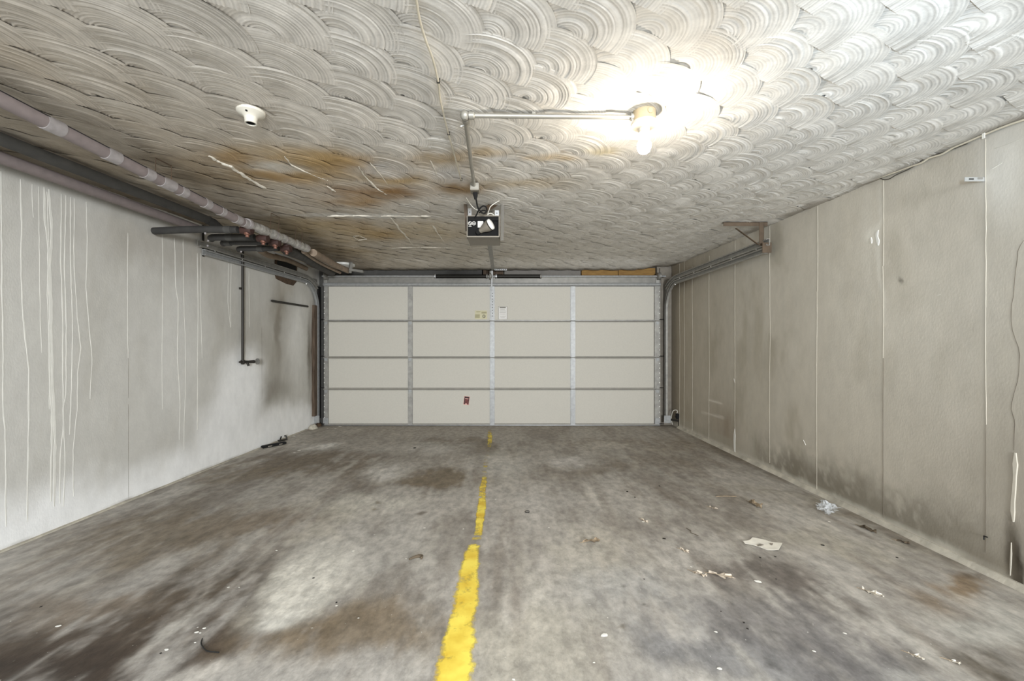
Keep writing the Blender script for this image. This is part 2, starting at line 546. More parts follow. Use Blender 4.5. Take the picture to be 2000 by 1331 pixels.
# ------------------------------------------------------------------ floor
def floor_colour(X, Y):
    wx = X + 0.16 * (fbm(X * 2.2, Y * 1.3, 31) - 0.5) * 2 + 0.05 * (fbm(X * 9, Y * 6, 32) - 0.5) * 2
    wy = Y + 0.35 * (fbm(X * 1.7, Y * 1.1, 35) - 0.5) * 2
    col = np.ones(X.shape + (3,)) * lin('AEA79C')
    n1 = fbm(X * 2.6, Y * 0.9, 1)
    n2 = fbm(X * 7, Y * 4.5, 9)
    n3 = fbm(X * 1.5, Y * 0.7, 21)
    nf = sm(0.30, 0.70, 0.35 * fbm(X * 12, Y * 6, 23, 6, 0.65) + 0.35 * fbm(X * 9, Y * 1.6, 27, 5, 0.6) + 0.3 * fbm(X * 3, Y * 1.2, 29, 4))
    col = blend(col, '7F766A', sm(0.50, 0.72, n1) * 0.75)
    col = blend(col, 'C9C3B7', sm(0.52, 0.75, n3) * 0.6)
    streak = fbm(X * 7, Y * 0.9, 203, 5, 0.6)
    col = blend(col, '83786A', sm(0.52, 0.72, streak) * 0.55)
    col = blend(col, 'C4BDAF', sm(0.54, 0.76, fbm(X * 6, Y * 1.1, 207, 5, 0.6)) * 0.45)
    col = blend(col, '8C8172', sm(3.6, 5.6, Y) * 0.35)
    def st(px, py, rx, ry, c, w, rot=0.0, pw=1.3):
        nonlocal col
        p = on_floor(px, py)
        ru = rx * p.y / F
        rv = ry * p.y * p.y / (F * ZC)
        m_ = blob(wx, wy, p.x, p.y, ru, rv, rot, 0.85) * (0.22 + 1.25 * nf)
        col = blend(col, c, sm(0.06, 0.80, m_) * w)
    # dark oily track on the left
    st(250, 1230, 330, 110, '48392A', 0.9)
    st(470, 1130, 170, 60, '4A3D2E', 0.9)
    st(110, 1290, 260, 80, '3C3128', 0.85)
    st(330, 1040, 230, 45, '74654F', 0.7)
    st(560, 1020, 110, 35, '7B6C5A', 0.6)
    st(250, 1150, 120, 30, '857664', 0.6)
    st(700, 1235, 190, 70, '756349', 0.75)
    st(620, 905, 190, 25, '6E604D', 0.8)
    st(480, 930, 160, 22, '7D705C', 0.7)
    st(840, 930, 130, 18, '72634B', 0.85)
    st(900, 870, 120, 14, '6C5F4A', 0.7)
    st(1150, 925, 120, 20, '7C7161', 0.75)
    st(1240, 865, 140, 13, '8A7D69', 0.6)
    st(1290, 900, 130, 18, '7F7464', 0.5)
    st(1330, 1050, 130, 28, '7D756B', 0.6)
    st(1500, 1120, 120, 32, '5F564E', 0.8)
    st(1610, 1170, 130, 40, '5A5148', 0.85)
    st(1560, 1270, 200, 60, '646260', 0.8)
    st(1350, 1290, 110, 60, '6E6C6B', 0.6)
    st(1850, 1270, 150, 55, '51483A', 0.85)
    st(1960, 1315, 90, 40, '4A4133', 0.85)
    st(1880, 1145, 110, 22, '8A7150', 0.75)
    st(1930, 1135, 60, 14, '52422F', 0.7)
    st(1600, 985, 150, 12, '867A66', 0.4)
    # bleached, worn patches
    st(640, 1120, 90, 60, 'DDD6C6', 0.9)
    st(590, 1185, 40, 26, 'D3CDBF', 0.85)
    st(770, 1060, 120, 50, 'B7B1A6', 0.7)
    st(700, 985, 100, 24, 'CFC9BA', 0.75)
    st(830, 880, 100, 12, 'CBC6BC', 0.6)
    st(770, 920, 50, 16, 'D5D0C6', 0.8)
    st(640, 1010, 90, 22, 'BFB8A8', 0.6)
    st(620, 873, 36, 7, 'E8E4DA', 0.8)
    st(620, 1055, 60, 14, 'B9B1A1', 0.7)
    st(400, 1312, 110, 22, 'CFC6B8', 0.8)
    st(500, 1190, 50, 20, 'B0A796', 0.5)
    st(1050, 980, 110, 60, 'BCB6AC', 0.6)
    st(1120, 905, 40, 16, 'CFC9C0', 0.7)
    st(1200, 870, 60, 8, 'C6BFB2', 0.5)
    st(1160, 1100, 140, 70, 'B8B0A0', 0.65)
    st(1040, 1250, 140, 70, 'AEA695', 0.7)
    st(1260, 1180, 140, 70, 'ABA8A1', 0.6)
    st(1500, 1215, 210, 80, '75706C', 0.75)
    st(1400, 1300, 150, 50, '8A8783', 0.6)
    st(1760, 1190, 70, 40, 'BDB6A7', 0.5)
    st(1900, 1210, 110, 30, 'BDB8AC', 0.85)
    st(1640, 1060, 170, 25, 'B1A998', 0.6)
    st(1480, 960, 150, 16, 'A69D8C', 0.5)
    st(1740, 1300, 120, 30, 'A8A49B', 0.5)
    st(960, 905, 45, 20, 'B9B4AA', 0.5)
    # small spots
    for (px, py, r_, c) in [(1258, 1226, 12, '6B675F'), (1212, 1213, 7, '66625B'), (1460, 1288, 14, '66635F'), (1218, 1270, 9, '7B7468'),
                            (1224, 1176, 8, '77736B'), (830, 1000, 8, '7C7468'), (735, 987, 6, '8F836B'), (1090, 1320, 9, '8E8474'), (735, 1000, 6, '8F836B')]:
        st(px, py, r_, r_ * 0.6, c, 1.0)
    # grime gathered along the foot of the right wall, and near the door
    e = sm(XR - 0.22, XR - 0.02, X + 0.06 * (n2 - 0.5))
    col = blend(col, '6A5E4C', e * (0.25 + 0.75 * sm(0.45, 0.6, fbm(X * 3, Y * 3, 77))) * 0.7)
    col = blend(col, '8D8272', sm(5.3, 6.1, Y) * 0.4)
    col = col * np.array([0.99, 1.0, 1.03])
    col *= (0.82 + 0.36 * fbm(X * 10, Y * 6, 99, 6, 0.65))[..., None]
    return col

ys = np.concatenate([np.linspace(-0.4, 1.3, 30)[:-1], np.linspace(1.3, YB, 400)])
xs = np.linspace(XL - 0.06, XR + 0.06, 330)
Xg, Yg = np.meshgrid(xs, ys)
fl = grid_mesh('floor', Xg, Yg, -BF * Yg, floor_colour(Xg, Yg), 'floor')
tag(fl, 'stained grey concrete garage floor with oily dark tracks', 'floor', kind='structure')

# yellow dividing line, brushed on the floor
def yellow_line():
    rows = [(1331, 846, 921, .72), (1290, 858, 922, .74), (1250, 867, 926, .74), (1215, 876, 926, .72), (1190, 886, 930, .70), (1160, 889, 934, .68),
            (1130, 896, 933, .66), (1100, 903, 935, .72), (1080, 908, 935, .74), (1070, 915, 936, .60), (1062, 917, 941, .30), (1052, 922, 941, .50), (1040, 927, 942, .60),
            (1020, 929, 944, .70), (1000, 931, 948, .74), (985, 934, 949, .72), (972, 935, 949, .55), (955, 936, 949, .62), (940, 940, 951, .60),
            (928, 941, 951, .40), (915, 942, 952, .42), (905, 944, 953, .46), (895, 946, 954, .36), (880, 950, 957, .32), (868, 952, 961, .52), (855, 952, 962, .58),
            (845, 952, 960, .52), (838, 953, 960, .36)]
    NS = 9
    co, col = [], []
    dense = []
    for a, b in zip(rows[:-1], rows[1:]):
        for k in range(4):
            t = k / 4
            dense.append([a[i] * (1 - t) + b[i] * t for i in range(4)])
    dense.append(rows[-1])
    dense.insert(0, (1345, 842, 921, .72))
    for (py, x0, x1, w) in dense:
        pad = (x1 - x0) * 0.18
        for k in range(NS):
            t = k / (NS - 1)
            p = on_floor(x0 - pad + (x1 - x0 + 2 * pad) * t, py)
            edge = min(1, 4.5 * min(t, 1 - t))
            co.append((p.x, p.y, zf(p.y) + 0.0012))
            col.append([w * edge + 0.22 * (1 - edge)] * 3)
    n = len(dense)
    q = [(i * NS + k, i * NS + k + 1, (i + 1) * NS + k + 1, (i + 1) * NS + k) for i in range(n - 1) for k in range(NS - 1)]
    me = bpy.data.meshes.new('painted_line')
    set_mesh(me, np.array(co), np.array(q), np.array(col))
    me.materials.append(M['yellow'])
    o = bpy.data.objects.new('painted_line', me)
    COL.objects.link(o)
    o.parent = fl
    o['label'] = 'worn yellow painted dividing line'
yellow_line()

# ------------------------------------------------------------------ ceiling of overlapping trowel fans
def dip(X, Y):
    return 0.055 * sm(5.35, 6.1, Y) * (1 - sm(1.8, 2.2, X))
def ceil_colour(X, Y):
    col = np.ones(X.shape + (3,)) * lin('EDE9E1')
    wx = X + 0.12 * (fbm(X * 3, Y * 3, 41) - 0.5) * 2
    wy = Y + 0.14 * (fbm(X * 3, Y * 3, 47) - 0.5) * 2
    n = fbm(X * 4, Y * 4, 51)
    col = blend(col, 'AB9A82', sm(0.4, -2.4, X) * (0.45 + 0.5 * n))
    col = blend(col, 'C2B9A8', sm(3.3, 4.6, Y) * (1 - sm(0.0, 1.5, X)) * (0.2 + 0.4 * n))
    
    def st(px, py, ru, rv, c, w, rot=0.0):
        nonlocal col
        p = on_ceil(px, py)
        m_ = np.clip(blob(wx, wy, p.x, p.y, ru, rv, rot) * w * (0.35 + 1.3 * n), 0, 1)
        col = col * (1 - m_[..., None]) + np.minimum(lin(c) * 1.55, 0.8) * m_[..., None]
    # rusty water stains
    st(475, 320, 0.17, 0.16, '8A6A3C', 0.95)
    st(530, 345, 0.22, 0.10, '87683E', 0.9)
    st(640, 315, 0.24, 0.13, '9A7A48', 0.8)
    st(560, 300, 0.3, 0.15, 'A58C62', 0.6)
    st(730, 375, 0.36, 0.17, '846744', 0.95)
    st(690, 395, 0.25, 0.15, '8D6F45', 0.8)
    st(770, 345, 0.2, 0.12, '9C8154', 0.6)
    st(855, 310, 0.16, 0.10, '8F764C', 0.8)
    st(900, 365, 0.2, 0.15, '80694A', 0.85)
    st(965, 300, 0.16, 0.07, 'A58A58', 0.75)
    st(1070, 312, 0.14, 0.06, 'AE9260', 0.75)
    st(1030, 360, 0.25, 0.1, 'B09A73', 0.6)
    st(740, 455, 0.3, 0.22, '8F744B', 0.8)
    st(690, 440, 0.25, 0.2, '9A815A', 0.6)
    st(640, 490, 0.5, 0.45, '94805F', 0.7)
    st(560, 440, 0.4, 0.3, '948468', 0.7)
    st(420, 340, 0.3, 0.3, '85755D', 0.75)
    st(1180, 290, 0.12, 0.05, 'C9AE80', 0.5)
    st(600, 335, 0.5, 0.2, '9C8562', 0.7)
    st(820, 335, 0.35, 0.2, 'A58E68', 0.6)
    st(640, 455, 0.6, 0.4, '9C8A6A', 0.7)
    st(850, 450, 0.5, 0.4, 'A5967A', 0.6)
    # darker along the pipes and the corner on the left
    e = sm(-1.75, -2.05, wx) * (1 - sm(-2.2, -2.5, wx) * 0.6)
    col = blend(col, '7C7264', e * (0.3 + 0.6 * n))
    col = blend(col, '655A4B', sm(-2.45, -2.75, wx) * 0.65)
    # scraped, patched plaster
    st(760, 325, 0.25, 0.1, 'DCD7CB', 0.6)
    st(530, 325, 0.16, 0.08, 'CFC8BA', 0.7)
    st(700, 420, 0.6, 0.06, 'CFC9BC', 0.5)
    st(880, 340, 0.14, 0.14, 'DAD4C6', 0.7)
    st(990, 310, 0.14, 0.09, 'DDD8CC', 0.5)
    # darker along the corner on the right and at the back
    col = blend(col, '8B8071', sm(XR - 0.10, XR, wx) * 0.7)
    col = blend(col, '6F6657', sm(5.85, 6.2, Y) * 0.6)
    return col

def ceiling():
    CO, QQ, CC = [], [], []
    base = 0
    ys = np.concatenate([np.linspace(1.03, 5.2, 60)[:-1], np.linspace(5.2, YB, 40)])
    xs = np.linspace(XL - 0.06, XR + 0.06, 90)
    X, Y = np.meshgrid(xs, ys)
    Z = ZC + AC + BC * Y - dip(X, Y) + 0.003
    CO.append(np.stack([X, Y, Z], -1).reshape(-1, 3))
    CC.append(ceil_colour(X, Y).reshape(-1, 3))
    idx = np.arange(X.size).reshape(X.shape)
    QQ.append(np.stack([idx[:-1, :-1], idx[:-1, 1:], idx[1:, 1:], idx[1:, :-1]], -1).reshape(-1, 4))
    base += X.size
    pitch, row, R0 = 0.253, 0.187, 0.222
    j = 0
    yc = 1.02
    while yc < 6.15:
        x = XL - 0.1 + ((0.20 - j * 0.075) % pitch)
        while x < XR + 0.2:
            cx, cy = x + RNG.normal(0, 0.009), yc + RNG.normal(0, 0.007)
            R = R0 * RNG.uniform(0.97, 1.05)
            near = cy < 2.7
            nr, na = (38, 34) if near else ((32, 24) if cy < 4.0 else (22, 16))
            rr = np.linspace(0.03, 1.0, nr) + np.concatenate([[0], RNG.uniform(-.28, .28, nr - 2) / nr, [0]])
            th = np.radians(np.linspace(-28, 208, na))
            h = np.where(np.arange(nr) % 2 == 1, RNG.uniform(0.15, 1.35, nr), RNG.uniform(-0.3, 0.2, nr))
            amp = 0.0034 * (1.0 if near else 1.25) * (1 - 0.6 * sm(-1.9, -2.3, cx))
            amp *= (0.55 if RNG.random() < 0.12 else 1.0)
            md = 0.75 + 0.35 * np.sin(th * RNG.uniform(1, 2.2) + RNG.uniform(0, 6))
            rad = (rr * R)[:, None]
            X = cx + rad * np.cos(th)[None, :]
            Y = cy - rad * np.sin(th)[None, :]
            s = np.clip(np.sin(th), -0.5, 1)[None, :] * rr[:, None]
            Z = ZC + AC + BC * Y - (0.0032 * s + np.interp(np.cos(th)[None, :] * rr[:, None] * R, [-0.24, -0.04, 0.09, 0.24], [0.0, 0.0, 0.0090, 0.0036]) * (1 - 0.70 * np.clip(s, 0, 1) ** 2)) - amp * h[:, None] * md[None, :]
            Z[-1, :] += 0.0006
            X = np.clip(X, XL - 0.03, XR + 0.03)
            Y = np.clip(Y, 1.03, YB)
            Z = Z - dip(X, Y)
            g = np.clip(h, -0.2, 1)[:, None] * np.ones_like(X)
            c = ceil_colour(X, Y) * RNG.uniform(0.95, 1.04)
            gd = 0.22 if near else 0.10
            c = c * (1 - gd + gd * sm(-0.2, 0.6, g))[..., None]  # recessed grooves coloured darker, shade painted in to deepen the relief
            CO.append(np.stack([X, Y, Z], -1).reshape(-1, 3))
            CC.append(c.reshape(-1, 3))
            idx = np.arange(X.size).reshape(X.shape) + base
            qq = np.stack([idx[:-1, :-1], idx[1:, :-1], idx[1:, 1:], idx[:-1, 1:]], -1)
            QQ.append(qq.reshape(-1, 4))
            base += X.size
            x += pitch
        yc += row
        j += 1
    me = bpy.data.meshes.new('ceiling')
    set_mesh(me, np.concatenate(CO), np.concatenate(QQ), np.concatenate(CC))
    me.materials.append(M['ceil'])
    o = bpy.data.objects.new('ceiling', me)
    COL.objects.link(o)
    return tag(o, 'pale plaster ceiling trowelled in overlapping fan swirls with brown water stains', 'ceiling', kind='structure')
ceil = ceiling()

# raised ridges of scraped plaster
M['plaster'] = mat('raised_plaster', 'D6CFC0', 0.9, var=0.12, scale=30, bump=0.6, bscale=90)
for pts, w in [([(410, 302), (428, 312), (450, 322), (470, 335), (492, 350), (520, 366)], 0.022),
               ([(640, 420), (690, 419), (740, 420), (790, 420), (842, 420)], 0.020),
               ([(765, 425), (780, 445), (795, 462), (806, 478)], 0.018),
               ([(555, 303), (570, 320), (590, 330), (618, 342), (640, 350)], 0.010),
               ([(640, 362), (655, 372)], 0.018),
               ([(700, 322), (715, 345), (735, 365), (756, 378)], 0.014),
               ([(845, 438), (856, 456), (868, 472)], 0.016),
               ([(722, 315), (740, 335), (758, 360)], 0.008),
               ([(840, 310), (850, 330), (855, 350)], 0.008),
               ([(690, 460), (702, 459), (716, 466), (700, 468), (690, 461)], 0.008),
               ([(760, 484), (800, 482), (850, 482), (900, 484)], 0.010)]:
    mb = MB()
    P3 = [on_ceil(*p) for p in pts]
    dd = []
    for a, b in zip(P3[:-1], P3[1:]):
        for k in range(5):
            dd.append(a.lerp(b, k / 5) + Vector((random.uniform(-1, 1), random.uniform(-1, 1), 0)) * w * 0.3)
    dd.append(P3[-1])
    dd = [Vector((p.x, p.y, zc_(p.y) - 0.008)) for p in dd]
    mb.tube(dd, [w * random.uniform(0.25, 0.6) * (0.5 if i in (0, len(dd) - 1) else 1) for i in range(len(dd))], 7)
    mb.build('plaster_ridge', 'plaster', ceil)

# ------------------------------------------------------------------ side walls
def wall_bulge(x, Y, Z):
    return 0.008 * (fbm(Y * 1.2, Z * 1.2, 5 if x < 0 else 6, 3) - 0.5) * 2 * (1 if x < 0 else -1)
def wall_grid(x, ncol=300, nrow=130):
    ys = np.concatenate([np.linspace(-0.3, 1.7, 20)[:-1], np.linspace(1.7, YB, ncol)])
    t = np.linspace(0, 1, nrow)
    Y, T = np.meshgrid(ys, t)
    lo, hi = -BF * Y - 0.02, ZC + AC + BC * Y + 0.02
    Z = lo + (hi - lo) * T
    return x + wall_bulge(x, Y, Z), Y, Z

def left_colour(Y, Z):
    col = np.ones(Y.shape + (3,)) * lin('C6C3BB')
    wy = Y + 0.10 * (fbm(Y * 3, Z * 3, 61) - 0.5) * 2
    wz = Z + 0.12 * (fbm(Y * 3, Z * 3, 66) - 0.5) * 2
    n = fbm(Y * 5, Z * 2, 71)
    v = fbm(Y * 11, Z * 0.6, 75)
    col = blend(col, 'B9B5AB', sm(0.45, 0.7, n) * 0.5)
    col = blend(col, 'C6C3BC', sm(0.5, 0.75, v) * 0.35)
    def st(px, py, ry, rz, c, w, rot=0.0, pw=1.3):
        nonlocal col
        p = on_x(px, py, XL)
        col = blend(col, c, np.clip(blob(wy, wz, p.y, p.z, ry, rz, rot, pw) * w * (0.7 + 0.6 * n if pw < 2 else 1.0), 0, 1))
    # darker under the pipes, dirt by the door
    st(350, 490, 0.7, 0.16, '9E968A', 0.5)
    st(545, 640, 0.06, 0.5, '7C7468', 0.75)
    st(540, 590, 0.18, 0.25, '8D8474', 0.6)
    st(520, 700, 0.6, 0.5, 'A29C90', 0.55)
    st(530, 770, 0.4, 0.18, '8F897E', 0.8)
    st(605, 690, 0.06, 0.65, '6F675B', 0.8)
    st(613, 700, 0.07, 0.9, '5B4B3A', 0.8)
    st(607, 815, 0.12, 0.12, '3B342B', 0.8)
    st(555, 560, 0.22, 0.10, 'B2AA9C', 0.5)
    # fresher white paint by the tap and along the floor
    st(475, 750, 0.42, 0.42, 'F6F5F2', 0.97, 0.0, 3.0)
    st(455, 830, 0.5, 0.34, 'F2F1EE', 0.95, 0.0, 2.5)
    st(580, 660, 0.22, 0.55, 'E2E0DA', 0.8)
    st(560, 830, 0.7, 0.22, 'F0EEEA', 0.9, 0.0, 2.0)
    st(350, 690, 0.35, 0.7, 'DAD8D2', 0.6)
    f = sm(0.40, 0.08, wz + BF * Y + 0.10 * (v - 0.5))
    col = blend(col, 'F4F3F0', f * 0.95)
    col = blend(col, '8F887B', sm(0.025, 0.0, Z + BF * Y + 0.04 * (n - 0.5)) * 0.6)
    return col

def right_colour(Y, Z):
    col = np.ones(Y.shape + (3,)) * lin('C3BBAC')
    wy = Y + 0.09 * (fbm(Y * 3, Z * 3, 81) - 0.5) * 2
    wz = Z + 0.10 * (fbm(Y * 3, Z * 3, 86) - 0.5) * 2
    n = fbm(Y * 4, Z * 2, 91)
    v = fbm(Y * 13, Z * 0.7, 95)
    fine = fbm(Y * 16, Z * 12, 98)
    col = blend(col, 'A59C8A', sm(0.45, 0.7, n) * 0.6)
    col = blend(col, 'C2BBAD', sm(0.5, 0.75, v) * 0.45)
    col = blend(col, 'AAA08F', sm(4.0, 6.0, wy) * 0.7)
    col = blend(col, 'A09480', sm(5.2, 6.1, wy) * 0.6)
    col = blend(col, 'A39C90', sm(3.0, 1.9, wy) * 0.7)  # near end painted darker to offset the stronger light there
    def st(px, py, ry, rz, c, w, rot=0.0, ns=0.6):
        nonlocal col
        p = on_x(px, py, XR)
        col = blend(col, c, np.clip(blob(wy, wz, p.y, p.z, ry, rz, rot) * w * (1 - ns / 2 + ns * n), 0, 1))
    def patch(px0, py0, px1, py1, ry, rz, c, w):
        for t in np.linspace(0, 1, 3):
            st(px0 + (px1 - px0) * t, py0 + (py1 - py0) * t, ry, rz, c, w)
    st(1340, 540, 0.5, 0.10, '7C7060', 0.6)
    st(1372, 470, 0.9, 0.07, '8A8172', 0.4)
    st(1410, 830, 0.35, 0.3, '8F7F6C', 0.5)
    st(1720, 730, 0.5, 0.7, 'C0B9AB', 0.4)
    st(1480, 760, 0.25, 0.4, 'BCB4A4', 0.5)
    st(1970, 310, 0.14, 0.25, 'CFCBC2', 0.6)
    st(1700, 450, 0.04, 0.5, 'C6BFB1', 0.7)
    st(1722, 480, 0.02, 0.5, 'D2CCBF', 0.7)
    st(1711, 462, 0.05, 0.07, 'D6D0C2', 0.8)
    st(1761, 565, 0.014, 0.016, '7C766B', 1.0)
    # rubbed rectangle outlines
    for (a, b, c_, d) in [(1372, 806, 1412, 816), (1386, 782, 1408, 788)]:
        for t in np.linspace(0, 1, 12):
            p = on_x(a + (c_ - a) * t, b + (d - b) * t, XR)
            col = blend(col, 'D8D2C5', blob(Y, Z, p.y, p.z, 0.04, 0.012) * 0.6)
    # mould rising from the floor
    zz = wz + BF * Y
    mould = sm(0.42, 0.06, zz + 0.35 * (fine - 0.5)) * sm(0.40, 0.62, fine * 0.6 + n * 0.4 + 0.12)
    where = sm(4.3, 3.6, Y) * (0.55 + 0.45 * sm(1.9, 2.6, Y))
    col = blend(col, '746D60', np.clip(mould * where * 0.8, 0, 1))
    col = blend(col, '8B8474', sm(0.30, 0.0, zz) * where * 0.35)
    # paler limewash strip near the door
    col = blend(col, 'AFA797', sm(0.17, 0.13, Z + BF * Y) * sm(4.0, 4.8, Y) * 0.8)
    col = blend(col, 'CFC9BC', sm(0.075, 0.03, Z + BF * Y + 0.03 * (fine - 0.5)) * 0.75)
    # black leak at the near crack
    p = on_x(1984, 1115, XR)
    col = blend(col, '2E261C', np.clip(blob(Y + 0.03 * (fine - .5), Z, p.y, p.z, 0.030, 0.15, -0.08) * 1.8, 0, 1))
    p = on_x(1974, 1060, XR)
    col = blend(col, '6B6356', np.clip(blob(Y + 0.02 * (fine - .5), Z, p.y, p.z, 0.025, 0.12) * 0.8, 0, 1))
    st(1940, 1100, 0.12, 0.10, '857D6E', 0.6)
    return col

X, Y, Z = wall_grid(XL)
wl = grid_mesh('wall_left', X, Y, Z, left_colour(Y, Z), 'wall')
tag(wl, 'pale painted concrete wall on the left with white drip streaks', 'wall', kind='structure')
X, Y, Z = wall_grid(XR)
wr = grid_mesh('wall_right', X, Y, Z, right_colour(Y, Z), 'wall')
tag(wr, 'grey-beige concrete wall on the right with vertical form seams and mould', 'wall', kind='structure')

def ridge(wall, xw, pts, width, proud, name, m, wob=0.0, label=None):
    """a thin raised line that follows the wall"""
    s = 1 if xw < 0 else -1
    P3 = [on_x(px, py, xw) for px, py in pts]
    dd = []
    for a, b in zip(P3[:-1], P3[1:]):
        n = max(2, int((b - a).length / 0.05))
        for k in range(n):
            q = a.lerp(b, k / n)
            dd.append(q + Vector((0, random.uniform(-wob, wob), 0)))
    dd.append(P3[-1])
    mb = MB()
    vv, ff = [], []
    bl = wall_bulge(xw, np.array([q.y for q in dd]), np.array([q.z for q in dd]))
    for i, q in enumerate(dd):
        w = width * random.uniform(0.6, 1.2) / 2
        if i in (0, len(dd) - 1): w *= 0.3
        for (o, h) in ((-w, -0.012), (-w * 0.6, proud), (w * 0.6, proud), (w, -0.012)):
            vv.append((xw + s * h + s * 0.0006 + bl[i], q.y + o, q.z))
    for i in range(len(dd) - 1):
        for k in range(3):
            ff.append((i * 4 + k, i * 4 + k + 1, i * 4 + k + 5, i * 4 + k + 4))
    mb.add(vv, ff)
    o = mb.build(name, m, wall)
    if label: o['label'] = label
    return o

streaks = [
    ([(2, 335), (3, 480), (4, 560), (7, 660), (5, 790), (10, 840), (13, 930), (12, 1030)], 6),
    ([(40, 350), (42, 440), (41, 520), (46, 620), (56, 720), (56, 800), (56, 900), (54, 1020)], 7),
    ([(62, 360), (65, 425)], 3), ([(75, 365), (77, 500), (79, 600), (82, 690)], 3),
    ([(86, 365), (88, 430), (95, 490), (94, 520), (98, 620), (97, 720), (102, 840), (100, 980)], 10),
    ([(96, 370), (101, 450), (98, 520), (101, 640), (103, 760), (108, 860), (106, 990)], 14),
    ([(92, 375), (95, 480), (92, 560), (97, 680), (96, 800)], 4),
    ([(120, 380), (119, 510), (123, 620), (123, 740), (124, 830), (118, 900), (117, 985)], 6),
    ([(129, 382), (126, 520), (130, 640), (129, 770), (123, 800), (128, 900), (124, 990)], 5),
    ([(138, 385), (138, 500), (142, 640), (140, 760), (136, 850)], 6),
    ([(145, 388), (145, 520), (151, 620), (158, 680), (152, 730), (151, 800), (143, 880), (144, 970)], 4),
    ([(168, 395), (171, 470), (168, 560), (173, 630), (180, 700), (176, 780)], 4),
    ([(250, 455), (249, 560), (250, 700)], 3), ([(317, 455), (318, 560), (316, 700), (317, 800)], 3),
    ([(341, 465), (343, 560), (348, 590), (346, 700), (352, 790), (351, 860)], 6),
    ([(358, 465), (358, 570), (362, 690), (360, 880)], 3),
    ([(386, 495), (387, 600), (385, 720), (386, 840)], 6), ([(393, 495), (392, 600), (394, 700)], 3),
    ([(447, 515), (446, 590), (450, 640)], 3), ([(452, 515), (451, 640)], 3), ([(486, 530), (487, 640)], 2.5),
]
for pts, wpx in streaks:
    yy = on_x(pts[0][0], pts[0][1], XL).y
    ridge(wl, XL, pts, wpx * yy / F * 0.55, 0.0006, 'mineral_streak', 'streak', 0.0015)
for pts in [[(251, 700), (250, 778)], [(250, 790), (252, 975)], [(511, 640), (512, 780)]]:
    ridge(wl, XL, pts, 0.0025, 0.0004, 'form_joint', 'seamdark')

for px, top, bot, w, m in [(1327, 500, 835, .012, 'seam'), (1336, 498, 838, .008, 'seam'), (1352, 520, 842, .006, 'seam'), (1385, 500, 866, .012, 'seam'), (1436, 470, 890, .010, 'seam'),
                           (1504, 440, 905, .008, 'seam'), (1597, 402, 570, .014, 'seam'), (1596, 570, 960, .006, 'seam'),
                           (1726, 352, 520, .012, 'seam'), (1725, 520, 700, .006, 'seam'), (1726, 700, 1012, .005, 'seamdark'),
                           (1926, 272, 620, .006, 'seam'), (1926, 620, 830, .004, 'seam'), (1925, 830, 1080, .003, 'seamdark')]:
    ridge(wr, XR, [(px, top), (px + random.uniform(-1, 1), (top + bot) / 2), (px, bot)], w * (0.45 if m == 'seamdark' else 0.55), 0.0015, 'form_seam', m, 0.001)
ridge(wr, XR, [(1999, 470), (1990, 490), (1983, 530), (1981, 580), (1975, 610), (1979, 645), (1989, 680), (1991, 710), (1986, 745), (1974, 790), (1976, 810), (1981, 830), (1980, 880)],
      0.004, 0.0006, 'wall_crack', 'seamdark', 0.003, 'thin wandering crack')
ridge(wr, XR, [(1984, 885), (1982, 930), (1978, 980), (1979, 1020)], 0.026, 0.004, 'plaster_repair', 'seam', 0.004, 'smear of white filler over the crack')
ridge(wr, XR, [(1974, 1060), (1973, 1125)], 0.007, 0.003, 'plaster_repair', 'seam', 0.002)
for pts, w in [([(1436, 838), (1435, 862), (1436, 888)], 0.05), ([(1434, 740), (1436, 748)], 0.02), ([(1945, 290), (1975, 280), (1998, 270)], 0.008),
               ([(1570, 300 + 560), (1575, 870)], 0.008), ([(1715, 450), (1713, 462), (1716, 480)], 0.035), ([(1702, 464), (1703, 476)], 0.02),
               ([(1940, 330), (1960, 318)], 0.006), ([(1830, 578), (1838, 575)], 0.006)]:
    ridge(wr, XR, pts, w, 0.003, 'plaster_smear', 'streak', 0.004)

# mortar fillet along the foot of each wall
def fillet(name, xw, y0, y1, w, h, label, m='mortar'):
    s = 1 if xw < 0 else -1
    mb = MB()
    vv, ff = [], []
    n = 140
    for i in range(n):
        y = y0 + (y1 - y0) * i / (n - 1)
        k = 0.75 + 0.5 * float(fbm(np.array([y * 5.0]), np.array([xw]), 3)[0])
        for (a, b) in ((-0.02, h * k), (0.010, h * k), (w * k * 0.55, h * k * 0.5), (w * k, 0.001), (w * k, -0.03), (-0.02, -0.03)):
            vv.append((xw + s * a, y, zf(y) + b))
    for i in range(n - 1):
        for k in range(6):
            ff.append((i * 6 + k, i * 6 + (k + 1) % 6, (i + 1) * 6 + (k + 1) % 6, (i + 1) * 6 + k))
    ff += [tuple(range(6)), tuple(range((n - 1) * 6, n * 6))]
    mb.add(vv, ff)
    return tag(mb.build(name, m), label, 'trim', kind='structure')
fillet('baseboard_right', XR, 0.9, 5.9, 0.030, 0.030, 'rough mortar fillet along the foot of the right wall')
fillet('baseboard_left', XL, 0.2, 5.75, 0.012, 0.012, 'thin mortar line along the foot of the left wall')

